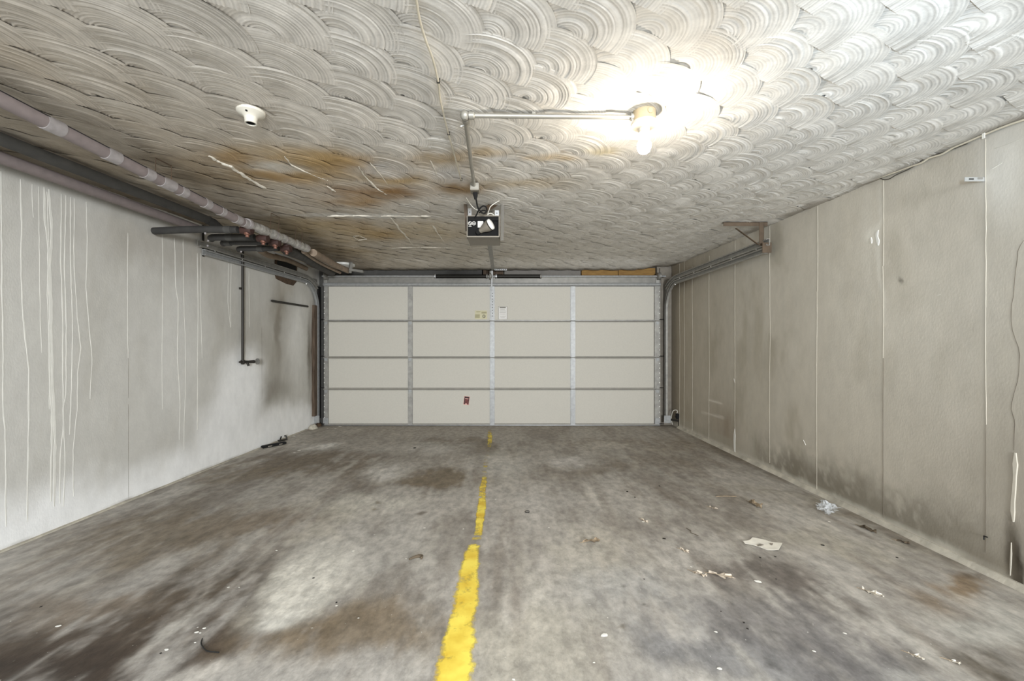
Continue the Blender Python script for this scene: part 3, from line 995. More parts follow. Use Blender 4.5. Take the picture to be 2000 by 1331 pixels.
# ------------------------------------------------------------------ back wall, header, jambs
mb = MB()
mb.span((XL - 0.08, YB, -0.3), (XR + 0.08, YB + 0.12, 2.4))
wb = tag(mb.build('wall_back', 'concdark'), 'dark concrete wall around the garage door', 'wall', kind='structure')
def head(px0, px1, py0, py1, name, m, y=6.17, label=None):
    mb = MB()
    a, b = P(px0, py0, y), P(px1, py1, y)
    mb.span((a.x, y, a.z), (b.x, YB, b.z))
    o = mb.build(name, m, wb, 0.003)
    if label: o['label'] = label
head(690, 944, 520, 545, 'lintel_plate', 'lintel')
head(985, 1134, 520, 545, 'lintel_plate', 'lintel2')
head(1136, 1207, 524, 545, 'header_board', 'wood')
head(1208, 1280, 524, 545, 'header_board', 'wood')
head(941, 983, 524, 545, 'header_board', 'woodold')
head(1283, 1312, 519, 545, 'lintel_plate', 'jamb')
head(625, 690, 520, 545, 'lintel_plate', 'lintel')
mb = MB()
mb.span((dX(1292), 6.14, zf(6.1)), (XR - 0.004, YB, dZ(522)))
tag(mb.build('trim_1', 'jamb', None, 0.004), 'grey upright jamb at the right of the garage door', 'trim', kind='structure')
mb = MB()
mb.span((XL - 0.01, 5.92, zf(6.1) + 0.16), (XL + 0.040, 6.02, dZ(598)))
tag(mb.build('trim_2', 'woodold', None, 0.004), 'old brown timber upright at the left of the garage door', 'trim', kind='structure')
mb = MB()
mb.span((XL, 6.14, zf(6.1)), (dX(633), YB, dZ(522)))
tag(mb.build('trim_3', 'lintel', None, 0.004), 'dark upright jamb behind the left door track', 'trim', kind='structure')

# ------------------------------------------------------------------ garage door: four sections
door = thing('door_1', (0, YD, zf(YD)), 'closed four-section garage door with cream insulation panels and metal stiles', 'garage door', kind='structure')
DL, DR = 633, 1289
rows = [(541, 627.5), (627.5, 698.8), (698.8, 760.3), (760.3, 830.5)]
cols = [(642, 797.5), (806, 957.5), (965, 1114.5), (1123, 1277)]
for si, (t, b) in enumerate(rows):
    mb = MB()
    mb.span((dX(DL), YD + 0.012, dZ(b - 0.35)), (dX(DR), YD + 0.045, dZ(t + 0.35)))
    mb.span((dX(DL), YD - 0.012, dZ(b - 0.4)), (dX(DR), YD + 0.014, dZ(b - 2.3)))
    top_h = 2.3 if si else 19
    mb.span((dX(DL), YD - (0.012 if si else 0.004), dZ(t + 0.4)), (dX(DR), YD + 0.014, dZ(t + top_h)))
    sec = mb.build('door_section', 'rail' if si else 'galvdark', door, 0.002)
    if si == 0: first_section = sec
    pt = t + (2.5 if si else 19.3)
    pb = b - 2.5 if si < 3 else 828
    for (c0, c1) in cols:
        mb = MB()
        mb.span((dX(c0), YD - 0.004, dZ(pb)), (dX(c1), YD + 0.012, dZ(pt)))
        mb.build('foam_panel', 'foam', sec, 0.002)
    for k, (c0, c1) in enumerate([(634, 641.6), (797.6, 805.6), (957.4, 965.4), (1114.6, 1122.8), (1277.6, 1288.5)]):
        mb = MB()
        z0, z1 = dZ(b - 0.8), dZ((t + 1.0) if si else 560)
        x0, x1 = dX(c0), dX(c1)
        mb.span((x0, YD - 0.020, z0), (x1, YD + 0.012, z1))
        if k in (1, 2, 3):      # folded edges
            mb.span((x0 - 0.006, YD - 0.008, z0), (x0, YD + 0.010, z1))
            mb.span((x1, YD - 0.008, z0), (x1 + 0.006, YD + 0.010, z1))
        st = mb.build('stile', 'galv' if k in (2, 3) else 'galvdark', sec, 0.0015)
    for k, cx in enumerate([637.8, 801.6, 961.4, 1118.7, 1283]):
        for (zz, flag) in ((b, si < 3), (t, si > 0)):
            if not flag: continue
            sgn = -1 if zz == t else 1
            mb = MB()
            x = dX(cx)
            z = dZ(zz)
            mb.box((x, YD - 0.024, z + sgn * 0.026), (0.042, 0.006, 0.046))
            mb.lathe((x - 0.011, YD - 0.031, z + sgn * 0.034), (0, 1, 0), [(0.006, 0), (0.006, 0.006)], 8)
            mb.lathe((x + 0.011, YD - 0.031, z + sgn * 0.034), (0, 1, 0), [(0.006, 0), (0.006, 0.006)], 8)
            if sgn > 0:
                mb.tube([(x - 0.032, YD - 0.026, z), (x + 0.032, YD - 0.026, z)], 0.009, 8)
            mb.build('hinge', 'galv' if sgn < 0 or k in (2, 3) else 'galvdark', sec, 0.001)
    if si == 0:     # stiffening strut across the top
        mb = MB()
        mb.span((dX(DL), YD - 0.010, dZ(541.5)), (dX(DR), YD - 0.002, dZ(553)))
        mb.build('strut', 'steel', sec, 0.002)
        mb = MB()
        mb.sweep([(dX(DL), YD - 0.02, dZ(556.5)), (dX(DR), YD - 0.02, dZ(556.5))], [(0.022, 0.012), (0.006, 0.022), (-0.008, 0.022), (-0.026, 0.006), (-0.026, 0.0), (0.022, 0.0)], side=(0, 0, 1))
        mb.build('strut_ridge', 'galv', sec)
        for cx in (637, 1284):
            mb = MB()
            mb.box((dX(cx), YD - 0.022, dZ(549)), (0.06, 0.012, 0.09))
            mb.build('top_bracket', 'galvdark', sec, 0.002)
    for cx in (634.8, 1287.2):
        mb = MB()
        n = 6
        for i in range(n):
            z = dZ(pt + (pb - pt) * (i + 0.7) / n + 2)
            mb.lathe((dX(cx), YD - 0.0235, z), (0, 1, 0), [(0.0, 0), (0.007, 0.001), (0.007, 0.004)], 8)
        o = tag(mb.build('lit_hole_row', 'hole', sec), kind='stuff')  # pale discs paint the light showing in the stile's holes
    if si == 3:
        mb = MB()
        mb.span((dX(DL), YD - 0.010, dZ(831.2)), (dX(DR), YD + 0.03, dZ(828.2)))
        mb.build('bottom_rail', 'zinc', sec, 0.001)
        mb = MB()
        mb.span((dX(DL), YD, zf(YD) + 0.001), (dX(DR), YD + 0.03, dZ(830.6)))
        mb.build('weather_seal', 'rubber', sec, 0.002)
        for cx in (637.8, 1283):
            mb = MB()
            x = dX(cx)
            mb.box((x, YD - 0.028, dZ(822)), (0.075, 0.012, 0.085))
            bb = mb.build('bottom_bracket', 'galv', sec, 0.003)
    # rollers' stems on both edges
    for cx, s in ((633, -1), (1289, 1)):
        mb = MB()
        z = dZ(b - 3)
        mb.tube([(dX(cx) - s * 0.02, YD - 0.035, z), (dX(cx) + s * 0.045, YD - 0.035, z)], 0.006, 8)
        mb.build('roller_stem', 'black', sec)

# ------------------------------------------------------------------ labels stuck on the door
def sheet(name, cx, cy, w, h, rot, m, y, parent=None, th=0.0008):
    """small flat sheet facing the room, size in photo pixels at the door"""
    s = YD / F
    c = Vector((dX(cx), y, dZ(cy)))
    mb = MB()
    mb.box(c, (w * s, th, h * s), Matrix.Rotation(rot, 3, 'Y'))
    return mb.build(name, m, parent)
ypan = YD - 0.0044
r = thing('sticker', (dX(911.5), ypan, dZ(783)), 'small dark red sticker tilted on a bottom cream door panel', 'sticker')
sheet('backing', 911.3, 782.8, 11.2, 17.0, 0.13, 'pinkish', ypan, r)
sheet('face', 911.3, 782.6, 9.6, 15.0, 0.13, 'red', ypan - 0.0006, r)
sheet('print', 911.9, 776.6, 9.0, 2.4, 0.13, 'darkred', ypan - 0.0012, r)
sheet('print', 911.9, 779.2, 7.0, 1.5, 0.13, 'pinkish', ypan - 0.0012, r)
sheet('print', 907.5, 784.0, 1.5, 12.0, 0.13, 'darkred', ypan - 0.0012, r)
sheet('print', 914.9, 784.8, 1.3, 12.0, 0.13, 'darkred', ypan - 0.0012, r)
sheet('print', 910.4, 789.2, 3.2, 1.6, 0.13, 'pinkish', ypan - 0.0013, r)

r = thing('warning_label', (dX(982), ypan, dZ(611)), 'white bordered instruction label right of the centre stile on the top door panel', 'label')
sheet('border', 982, 611.5, 17.8, 25, 0, 'labelring', ypan, r)
sheet('face', 982, 611.7, 16.6, 24.4, 0, 'white', ypan - 0.0006, r)
sheet('heading', 981.8, 601.2, 12.0, 1.8, 0, 'labelring', ypan - 0.0012, r)
for k, (yy, ww) in enumerate([(604.5, 9), (606.5, 11), (609.5, 12), (611.5, 12), (614, 10), (618.5, 11), (621, 8)]):
    sheet('print_line', 982 + (k % 3 - 1) * 0.4, yy, ww, 0.5, 0, 'rail', ypan - 0.0012, r)
r = thing('worn_label', (dX(940), ypan, dZ(615)), 'faded yellowed label left of the centre stile on the top door panel', 'label')
sheet('face', 939.5, 615.3, 24, 17, 0, 'label', ypan, r)
sheet('print_block', 932.5, 618, 9.5, 7, 0, 'labeldk', ypan - 0.0006, r)
sheet('print_block', 945.5, 611, 10, 3.5, 0, 'labeldk', ypan - 0.0006, r)
sheet('print_block', 934.5, 609.3, 8, 1.4, 0, 'labeldk', ypan - 0.0006, r)
mb = MB()
c = Vector((dX(945.2), ypan - 0.0012, dZ(618.2)))
mb.tube([c + Vector((math.cos(a) * 0.019, 0, math.sin(a) * 0.019)) for a in np.linspace(0, 2 * math.pi, 21)], 0.0045, 6)
mb.bar(c + Vector((-0.006, 0, 0.008)), c + Vector((0.007, 0, -0.008)), 0.006, 0.003, (0, 1, 0))
mb.build('round_mark', 'labelring', r)

# ------------------------------------------------------------------ door tracks
def c_profile(s, w=0.052, d=0.030, t=0.004):
    """C channel, web towards the wall; s=+1 opens to +X"""
    a, b = -w / 2, w / 2
    p = [(0, a), (d, a), (d, a + 0.012), (d - t, a + 0.012), (d - t, a + t), (t, a + t), (t, b - t), (d - t, b - t), (d - t, b - 0.012), (d, b - 0.012), (d, b), (0, b)]
    return [(x * s, y) for x, y in p]
def door_track(side, label):
    s = 1 if side == 'left' else -1
    x = dX(621.5) if s > 0 else dX(1300.5)
    root = thing('door_track', (x, 6.03, zf(6.03)), label, 'track')
    yv, zh, R = 6.02, ZC + (0.808 if s > 0 else 0.80), 0.36
    yend = 3.78 if s > 0 else 3.67
    path = [(x, yv, zf(yv) + 0.07), (x, yv, zh - R)]
    for a in np.linspace(0, math.pi / 2, 14)[1:]:
        path.append((x, yv - R + R * math.cos(a), zh - R + R * math.sin(a)))
    path.append((x, yend, zh - 0.005))
    mb = MB()
    mb.sweep(path, c_profile(s))
    mb.build('lower_rail', 'galv' if s > 0 else 'galvdark', root)
    # upper low-headroom rail with its angle iron
    zu = zh + 0.062
    mb = MB()
    p2 = [(x, yend - 0.06 if s > 0 else yend - 0.03, zu)] + [(x, 5.62, zu + 0.006)]
    for a in np.linspace(0, 1, 7)[1:]:
        p2.append((x, 5.62 + 0.40 * a, zu + 0.006 - 0.10 * a * a))
    mb.sweep(p2, c_profile(s, 0.058, 0.03))
    mb.build('upper_rail', 'galvdark', root)
    for yb in np.linspace(yend + 0.12, 5.5, 5):
        mb = MB()
        mb.lathe((x + s * 0.030, yb, zh + 0.030), (s, 0, 0), [(0.007, 0), (0.007, 0.004), (0.003, 0.006)], 8)
        mb.build('bolt', 'bolt', root)
    mb = MB()
    mb.lathe((x + s * 0.016, yv - R + 0.03, zh - 0.012), (0, -0.3, -1), [(0.013, 0), (0.013, 0.016), (0.008, 0.026)], 8)
    mb.build('bolt', 'bolt', root)
    # bracing plate joining the two rails at the curve and the vertical mounting angle
    mb = MB()
    mb.span((x - s * 0.006, 5.70, zh - 0.03), (x - s * 0.002, 6.04, zu + 0.02))
    mb.build('gusset_plate', 'steel', root, 0.002)
    mb = MB()
    mb.span((x - s * 0.010, yv + 0.03, zf(6) + 0.10), (x + s * 0.012, YB - 0.09, dZ(560)))
    mb.build('mounting_angle', 'black' if s > 0 else 'steel', root, 0.002)
    mb = MB()
    mb.span((x - s * 0.04, yv - 0.034, zf(6) + 0.055), (x + s * 0.055, yv - 0.026, zf(6) + 0.16))
    mb.build('foot_bracket', 'galv', root, 0.003)
    # end stop and hanger
    if s > 0:
        mb = MB()
        mb.bar((XL + 0.012, yend - 0.03, zu + 0.0), (x, yend - 0.03, zu + 0.0), 0.03, 0.02)
        mb.bar((x - 0.004, yend + 0.02, zh - 0.04), (x - 0.004, yend + 0.02, zc_(yend) - 0.012), 0.004, 0.025, (0, 1, 0))
        mb.build('hanger_strap', 'black', root, 0.001)
    else:
        yb = yend + 0.03
        zt = zc_(yb)
        xa, xb = P(1413, 437, yb).x, P(1500, 437, yb).x
        mb = MB()
        mb.span((xa, yb - 0.002, zt - 0.045), (xb - 0.005, yb + 0.003, zt - 0.010))
        mb.span((xa, yb - 0.002, zt - 0.013), (xb - 0.005, yb + 0.035, zt - 0.010))
        mb.build('hanger_angle', 'brownsteel', root)
        mb = MB()
        xv = P(1487, 460, yb).x
        mb.span((xv - 0.022, yb - 0.006, zu - 0.02), (xv + 0.020, yb - 0.002, zt - 0.012))
        mb.span((xv + 0.016, yb - 0.006, zu - 0.02), (xv + 0.020, yb + 0.03, zt - 0.012))
        mb.build('hanger_post', 'brownsteel', root)
        mb = MB()
        mb.bar(P(1437, 446, yb - 0.008), P(1481, 478, yb - 0.008), 0.004, 0.022, (0, 1, 0))
        mb.build('hanger_brace', 'brownsteel', root)
        mb = MB()
        mb.span((xv - 0.02, yb - 0.05, zh - 0.03), (xv + 0.06, yb - 0.045, zh + 0.06))
        mb.build('end_plate', 'brownsteel', root)
    return root
door_track('left', 'double galvanized door track curving up and along the left wall')
door_track('right', 'double galvanized door track along the right wall under a brown hanger bracket')

# ------------------------------------------------------------------ torsion shaft and springs above the door
zs = dZ(541.0)
tor = thing('torsion_shaft', (dX(962), YD - 0.07, zs), 'steel torsion shaft with two black springs above the garage door', 'shaft')
mb = MB()
mb.tube([(dX(632), YD - 0.05, zs), (dX(1298), YD - 0.05, zs)], 0.0125, 14)
mb.build('shaft', 'galv', tor)
for (a, b) in ((852, 952), (970, 1056)):
    mb = MB()
    x0, x1 = dX(a), dX(b)
    n = 44
    pts, rs = [], []
    for i in range(n * 2 + 1):
        pts.append((x0 + (x1 - x0) * i / (n * 2), YD - 0.05, zs))
        rs.append(0.029 if i % 2 else 0.024)
    mb.tube(pts, rs, 14)
    sp = mb.build('spring', 'spring', tor, angle=80)
    for xx in (x0, x1):
        m2 = MB()
        m2.lathe((xx - 0.012, YD - 0.05, zs), (1, 0, 0), [(0.034, 0), (0.034, 0.016), (0.02, 0.024)], 16)
        m2.build('spring_cone', 'zinc' if xx in (x0,) else 'steel', sp)
mb = MB()
mb.box((dX(960), YD - 0.01, dZ(535)), (0.05, 0.10, 0.07))
mb.lathe((dX(956), YD - 0.06, zs), (1, 0, 0), [(0.04, 0), (0.046, 0.01), (0.046, 0.03), (0.03, 0.04)], 18)
mb.build('centre_bracket', 'steel', tor, 0.002)
for cx, s in ((636, 1), (1288, -1)):
    mb = MB()
    mb.lathe((dX(cx), YD - 0.05, zs), (s, 0, 0), [(0.035, 0), (0.055, 0.006), (0.05, 0.02), (0.05, 0.035), (0.055, 0.05), (0.03, 0.055)], 20)
    dr = mb.build('cable_drum', 'steel', tor)
    mb = MB()
    xx = dX(cx) - s * 0.015
    mb.tube([(xx + s * 0.03, YD - 0.10, zs), (xx, YD - 0.06, dZ(824))], 0.002, 5)
    mb.build('lift_cable', 'black', dr)

# ------------------------------------------------------------------ garage door opener
yo = 3.16
fl_, fr_, ft_, fb_ = 911.5, 975.5, 421, 463.5
A, B = P(fl_, ft_, yo), P(fr_, fb_, yo)
yr = 3.44
op = thing('garage_door_opener', ((A.x + B.x) / 2, yo, B.z), 'grey and black garage door opener hanging from the ceiling with bulb exposed', 'door opener')
cz, cx = (A.z + B.z) / 2, (A.x + B.x) / 2
mb = MB()
t = 0.006
mb.span((A.x, yo + 0.05, B.z), (B.x, yr, A.z))                       # motor housing
mb.span((A.x, yo - 0.004, B.z), (B.x, yo + 0.06, B.z + 0.008))         # lips round the open lamp bay
mb.span((A.x, yo, B.z), (A.x + t, yo + 0.06, A.z))
mb.span((B.x - t, yo, B.z), (B.x, yo + 0.06, A.z))
mb.span((A.x, yo, A.z - t), (B.x, yo + 0.06, A.z))
mb.build('housing', 'opener', op, 0.002)
mb = MB()
mb.span((A.x + t, yo + 0.035, B.z + 0.008), (B.x - t, yo + 0.052, A.z - t))
mb.span((A.x + t, yo + 0.010, A.z - 0.035), (B.x - t, yo + 0.04, A.z - t))
bay = mb.build('lamp_bay', 'blackpl', op, 0.001)
def opx(px, py, y): return P(px, py, y)
mb = MB()
mb.span(opx(933, 429, yo + 0.030), opx(944, 445, yo + 0.036))
mb.build('data_label', 'white', bay)
for k, cxp in enumerate((918, 925.5)):
    mb = MB()
    c = opx(cxp, 436.5, yo + 0.030)
    mb.tube([c + Vector((math.cos(a) * 0.0125, 0, math.sin(a) * 0.0125)) for a in np.linspace(0, 2 * math.pi, 19)], 0.0028, 6)
    if k == 0:
        mb.bar(c + Vector((-0.008, 0, 0.008)), c + Vector((0.008, 0, -0.008)), 0.004, 0.003, (0, 1, 0))
    else:
        mb.bar(c + Vector((-0.007, 0, 0.0)), c + Vector((0.007, 0, 0.0)), 0.004, 0.003, (0, 1, 0))
    mb.build('round_symbol', 'white', bay)
mb = MB()
mb.span(opx(915, 441.5, yo + 0.031), opx(921, 443, yo + 0.035))
mb.build('printed_line', 'white', bay)
# reflector bulb lying across the bay
b0, b1 = opx(935.5, 453, yo + 0.012), opx(957.5, 439, yo - 0.022)
axv = (b1 - b0).normalized()
L = (b1 - b0).length
mb = MB()
mb.lathe(b0 - axv * 0.012, axv, [(0.013, 0), (0.014, 0.018), (0.020, 0.024), (0.022, 0.04), (0.040, L * 0.80), (0.042, L)], 22)
blb = mb.build('reflector_bulb', 'opener', op)
mb = MB()
mb.lathe(b1 - axv * 0.002, axv, [(0.0425, 0.0), (0.042, 0.012), (0.034, 0.018), (0.015, 0.021), (0.001, 0.022)], 22)
mb.build('bulb_face', 'bulbglass', blb)
mb = MB()
mb.lathe(b0 - axv * 0.018, axv, [(0.018, 0), (0.019, 0.02), (0.016, 0.024)], 16)
mb.build('bulb_socket', 'blackpl', blb)
# ceiling irons
for (px0, pxt, pyt, wd) in ((912, 906, 390, 0.022), (981, 981.5, 388, 0.022)):
    top = on_ceil(pxt, pyt)
    bot = P(px0, 452 if px0 < 930 else 470, yo + 0.10)
    mb = MB()
    top = Vector((top.x, yo + 0.05, zc_(yo) - 0.004))
    s_ = -1 if px0 < 930 else 1
    mb.bar(top, bot, wd, 0.004, (0, 1, 0))
    mb.bar(top + Vector((-s_ * wd / 2, 0.014, 0)), bot + Vector((-s_ * wd / 2, 0.014, 0)), 0.004, 0.030, (0, 1, 0))
    mb.build('hanging_iron', 'iron' if px0 > 930 else 'brownsteel', op)
mb = MB()
mb.bar(P(950, 408, yo + 0.06), P(978, 392, yo + 0.05), 0.05, 0.003, (0, 0.6, 1))
mb.build('cross_iron', 'brownsteel', op)
for (px0, py0, px1, py1) in ((914, 407, 921, 422), (966.5, 411, 974.5, 422)):
    mb = MB()
    mb.span(P(px0, py0, yo + 0.03), P(px1, py1, yo + 0.034))
    tab = mb.build('mounting_tab', 'zinc', op)
    mb = MB()
    mb.lathe(P((px0 + px1) / 2, (py0 + py1) / 2, yo + 0.026), (0, 1, 0), [(0.004, 0), (0.004, 0.004)], 8)
    mb.build('bolt_hole', 'black', tab)
# rail to the header with its arm
mb = MB()
ra, rb = P(955.5, 470, yr - 0.02), P(963, 527, 6.02)
mb.bar(ra, rb, 0.040, 0.024)
mb.build('opener_rail', 'steel', op)
mb = MB()
mb.span(P(966, 525.5, 6.0), P(990, 528.5, 6.005))
stp = mb.build('perforated_strap', 'galv', op)
for k in range(6):
    mb = MB()
    mb.span(P(967.5 + k * 3.8, 526.2, 5.997), P(969.5 + k * 3.8, 527.8, 6.001))
    mb.build('strap_hole', 'black', stp)
mb = MB()
mb.bar((dX(961.5), YD - 0.10, dZ(531)), (dX(960.5), YD - 0.034, dZ(570)), 0.020, 0.006, (0, 1, 0))
mb.bar((dX(961.5), YD - 0.035, dZ(568)), (dX(961.5), YD - 0.035, dZ(622)), 0.034, 0.004, (0, 1, 0))
arm = mb.build('door_arm', 'galv', first_section)
mb = MB()
for yy in np.linspace(574, 618, 9):
    mb.lathe((dX(962), YD - 0.0385, dZ(yy)), (0, 1, 0), [(0.007, 0), (0.007, 0.003)], 8)
tag(mb.build('slot_holes', 'black', first_section), kind='stuff')
# power cord and bell wires
def smooth_path(pts, n=8):
    pts = [Vector(p) for p in pts]
    q = [pts[0] * 2 - pts[1]] + pts + [pts[-1] * 2 - pts[-2]]
    out = []
    for i in range(1, len(q) - 2):
        for k in range(n):
            t = k / n
            a, b, c, d = q[i - 1], q[i], q[i + 1], q[i + 2]
            out.append(0.5 * ((2 * b) + (c - a) * t + (2 * a - 5 * b + 4 * c - d) * t * t + (3 * b - a - 3 * c + d) * t ** 3))
    out.append(q[-2])
    return out
mb = MB()
mb.tube(smooth_path([P(928.5, 378, 2.87), P(930, 390, 2.95), P(933, 405, 3.02), P(938, 412, 3.06), P(944, 417, 3.08), P(950, 414, 3.08), P(950, 406, 3.08), P(944, 402.5, 3.08), P(936, 409, 3.1),
                     P(931, 419, 3.13), P(927, 426, 3.17)]), 0.0055, 8)
mb.tube(smooth_path([P(936, 416, 3.10), P(942, 411.5, 3.09), P(949, 412.5, 3.08), P(947, 417, 3.1), P(940, 416, 3.1)]), 0.005, 8)
mb.build('power_cord', 'blackpl', op)
for pts in ([P(910, 385, 3.05), P(918, 398, 3.08), P(926, 407, 3.1), P(933, 411, 3.12)], [P(985, 388, 3.12), P(972, 394, 3.12), P(959, 403, 3.12), P(955, 411, 3.14), P(952, 420, 3.17)],
            [P(952, 420, 3.17), P(957, 417, 3.17), P(963, 419, 3.17), P(966, 424, 3.18)]):
    mb = MB()
    mb.tube(smooth_path(pts), 0.0028, 6)
    mb.build('bell_wire', 'wirew', op)

# ------------------------------------------------------------------ conduit and outlet on the ceiling
e0 = on_ceil(908, 228, 0.035)
con = thing('electrical_conduit', e0, 'metal conduit with an elbow running from the ceiling lamp to the opener outlet', 'conduit')
lampP = on_ceil(1258, 215)
e1 = Vector((lampP.x - 0.05, lampP.y + 0.004, zc_(lampP.y) - 0.030))
e0 = Vector((e0.x, e0.y + 0.0, zc_(e0.y) - 0.030))
mb = MB()
mb.tube([e0 + Vector((0.02, 0, 0)), e1], 0.0105, 14)
mb.build('cross_pipe', 'conduit', con)
ob = on_ceil(926, 362, 0.035)
mb = MB()
mb.tube([e0 + Vector((0, 0.02, -0.004)), ob], 0.0105, 14)
mb.build('long_pipe', 'conduit', con)
mb = MB()
mb.lathe(e0 + Vector((0, 0, 0.021)), (0, 0, -1), [(0.006, 0), (0.015, 0.005), (0.0205, 0.014), (0.021, 0.024), (0.017, 0.034), (0.008, 0.041)], 18)
mb.lathe(e0 + Vector((0.018, 0, 0)), (1, 0, 0), [(0.017, 0), (0.017, 0.022), (0.013, 0.026)], 14)
mb.lathe(e0 + Vector((0, 0.018, -0.002)), (0, 1, 0), [(0.017, 0), (0.017, 0.03), (0.013, 0.036)], 14)
el = mb.build('elbow', 'conduit', con)
mb = MB()
mb.tube([e0 + Vector((-0.012, 0.075, -0.005)), e0 + Vector((-0.028, 0.075, -0.010))], 0.005, 8)
mb.build('set_screw', 'bolt', el)
mb = MB()
mb.span((ob.x - 0.026, ob.y, ob.z - 0.030), (ob.x + 0.030, ob.y + 0.07, ob.z + 0.018))
bx = mb.build('outlet_box', 'conduit', con, 0.003)
mb = MB()
mb.box((ob.x + 0.004, ob.y + 0.020, ob.z - 0.034), (0.052, 0.075, 0.008))
mb.build('cover_plate', 'opener', bx, 0.002)
mb = MB()
mb.lathe((ob.x + 0.006, ob.y + 0.028, ob.z - 0.036), (0, 0.25, -1), [(0.016, 0), (0.015, 0.02), (0.008, 0.045)], 14)
mb.build('plug', 'blackpl', bx)
mb = MB()
mb.span((e1.x - 0.45, e1.y - 0.012, e1.z + 0.008), (e1.x - 0.435, e1.y + 0.012, zc_(e1.y) - 0.004))
mb.build('pipe_strap', 'conduit', con)
# ------------------------------------------------------------------ lit lamp
lz = zc_(lampP.y) - 0.004
lm = thing('ceiling_lamp', (lampP.x, lampP.y, lz), 'bare lit bulb in a porcelain lampholder on a round ceiling box', 'lamp')
dn = (0, 0, -1)
mb = MB()
mb.lathe((lampP.x, lampP.y, lz), dn, [(0.049, 0), (0.050, 0.002), (0.049, 0.044), (0.051, 0.046), (0.051, 0.052)], 32)
jb = mb.build('junction_box', 'box', lm)
mb = MB()
mb.lathe((lampP.x + 0.012, lampP.y - 0.047, lz - 0.022), (0.2, -1, 0), [(0.0135, 0), (0.0135, 0.0035), (0.0115, 0.0045), (0.010, 0.003)], 20)
mb.build('knockout', 'box', jb)
mb = MB()
mb.lathe((lampP.x, lampP.y, lz - 0.052), dn, [(0.055, 0), (0.058, 0.004), (0.057, 0.014), (0.046, 0.022), (0.030, 0.026), (0.026, 0.030), (0.024, 0.046), (0.020, 0.047)], 32)
mb.build('lampholder', 'porcelain', lm)
mb = MB()
mb.tube([e1 + Vector((0.0, -0.004, -0.012)), e1 + Vector((0.0, -0.004, -0.026))], 0.005, 8)
mb.lathe(e1 + Vector((-0.01, 0, 0)), (1, 0, 0), [(0.016, 0), (0.016, 0.014)], 14)
mb.build('connector', 'bolt', lm)
zb0 = lz - 0.098
mb = MB()
mb.lathe((lampP.x, lampP.y, zb0), dn, [(0.015, 0), (0.0145, 0.010), (0.017, 0.020), (0.0215, 0.030), (0.0275, 0.042), (0.0302, 0.050)], 28)
mb.build('bulb_neck', 'warmglass', lm)
mb = MB()
prof = [(0.0302, 0.050), (0.0305, 0.056), (0.0285, 0.072), (0.022, 0.085), (0.012, 0.092), (0.001, 0.094)]
mb.lathe((lampP.x, lampP.y, zb0), dn, prof, 28)
mb.build('bulb', 'lit', lm)

# ------------------------------------------------------------------ empty lampholder on the left
q = on_ceil(490, 214)
zq = zc_(q.y) - 0.004
lh = thing('empty_lampholder', (q.x, q.y, zq), 'white porcelain lampholder without a bulb on the left of the ceiling', 'lampholder')
mb = MB()
mb.lathe((q.x, q.y, zq), dn, [(0.055, 0), (0.058, 0.004), (0.056, 0.014), (0.046, 0.021), (0.034, 0.026), (0.027, 0.033), (0.024, 0.052), (0.025, 0.060), (0.020, 0.060), (0.018, 0.030), (0.001, 0.028)], 36)
mb.build('porcelain_body', 'porcelain', lh)
mb = MB()
mb.lathe((q.x, q.y, zq - 0.030), dn, [(0.0175, 0), (0.0175, 0.026), (0.0160, 0.026), (0.0160, 0.004), (0.001, 0.002)], 24)
mb.build('screw_shell', 'black', lh)
mb = MB()
mb.lathe((q.x + 0.006, q.y - 0.040, zq - 0.018), (0, -0.35, -1), [(0.005, 0), (0.005, 0.006)], 10)
mb.build('screw', 'black', lh)

# ------------------------------------------------------------------ wire along the ceiling
pts = [(812, -6), (820, 40), (832, 80), (845, 115), (856, 160), (859, 190), (865, 218), (876, 262), (888, 305), (901, 352)]
r3 = [on_ceil(a, b, 0.02) for a, b in pts]
wroot = thing('ceiling_wire', r3[4], 'thin wire stapled along the ceiling from the near edge to the opener', 'wire')
mb = MB()
mb.tube(smooth_path(r3, 6), 0.0042, 7)
mb.build('wire', 'cablew', wroot)
for i in (4, 7, 9):
    mb = MB()
    mb.box((r3[i].x, r3[i].y, r3[i].z + 0.008), (0.012, 0.008, 0.024))
    mb.build('staple', 'black', wroot)

# ------------------------------------------------------------------ pipes under the ceiling on the left
XM = -1.996
def mz(y):  # main pipe height falls towards the door
    return ZC + 0.95 - 0.040 * (y - 1.643)
mp_ = thing('insulated_pipe', (XM, 2.4, mz(2.4)), 'long mauve insulated pipe with tape bands hanging from the ceiling', 'pipe')
mb = MB()
pp = [(XM, y, mz(y)) for y in np.linspace(0.9, 3.17, 14)]
mb.tube(pp, 0.031, 22)
mb.build('insulation', 'mauve', mp_)
mb = MB()
for (ya, yb) in ((0.9, 1.80), (1.87, 2.07), (2.13, 2.28), (2.34, 2.40), (2.50, 2.72), (2.78, 3.0)):
    mb.bar((XM + 0.0245, ya, mz(ya) + 0.018), (XM + 0.0245, yb, mz(yb) + 0.018), 0.004, 0.006)
mb.build('slit', 'slit', mp_)
for (yc, ln) in ((1.83, 0.075), (2.10, 0.07), (2.31, 0.055), (2.44, 0.09), (2.555, 0.05), (2.755, 0.05), (2.90, 0.04), (3.07, 0.06), (3.155, 0.05)):
    mb = MB()
    n = 5
    mb.tube([(XM, yc - ln / 2 + ln * i / n, mz(yc) + 0.0) for i in range(n + 1)], [0.0325 + 0.0012 * random.random() for _ in range(n + 1)], 22)
    mb.build('tape_band', 'tape', mp_)
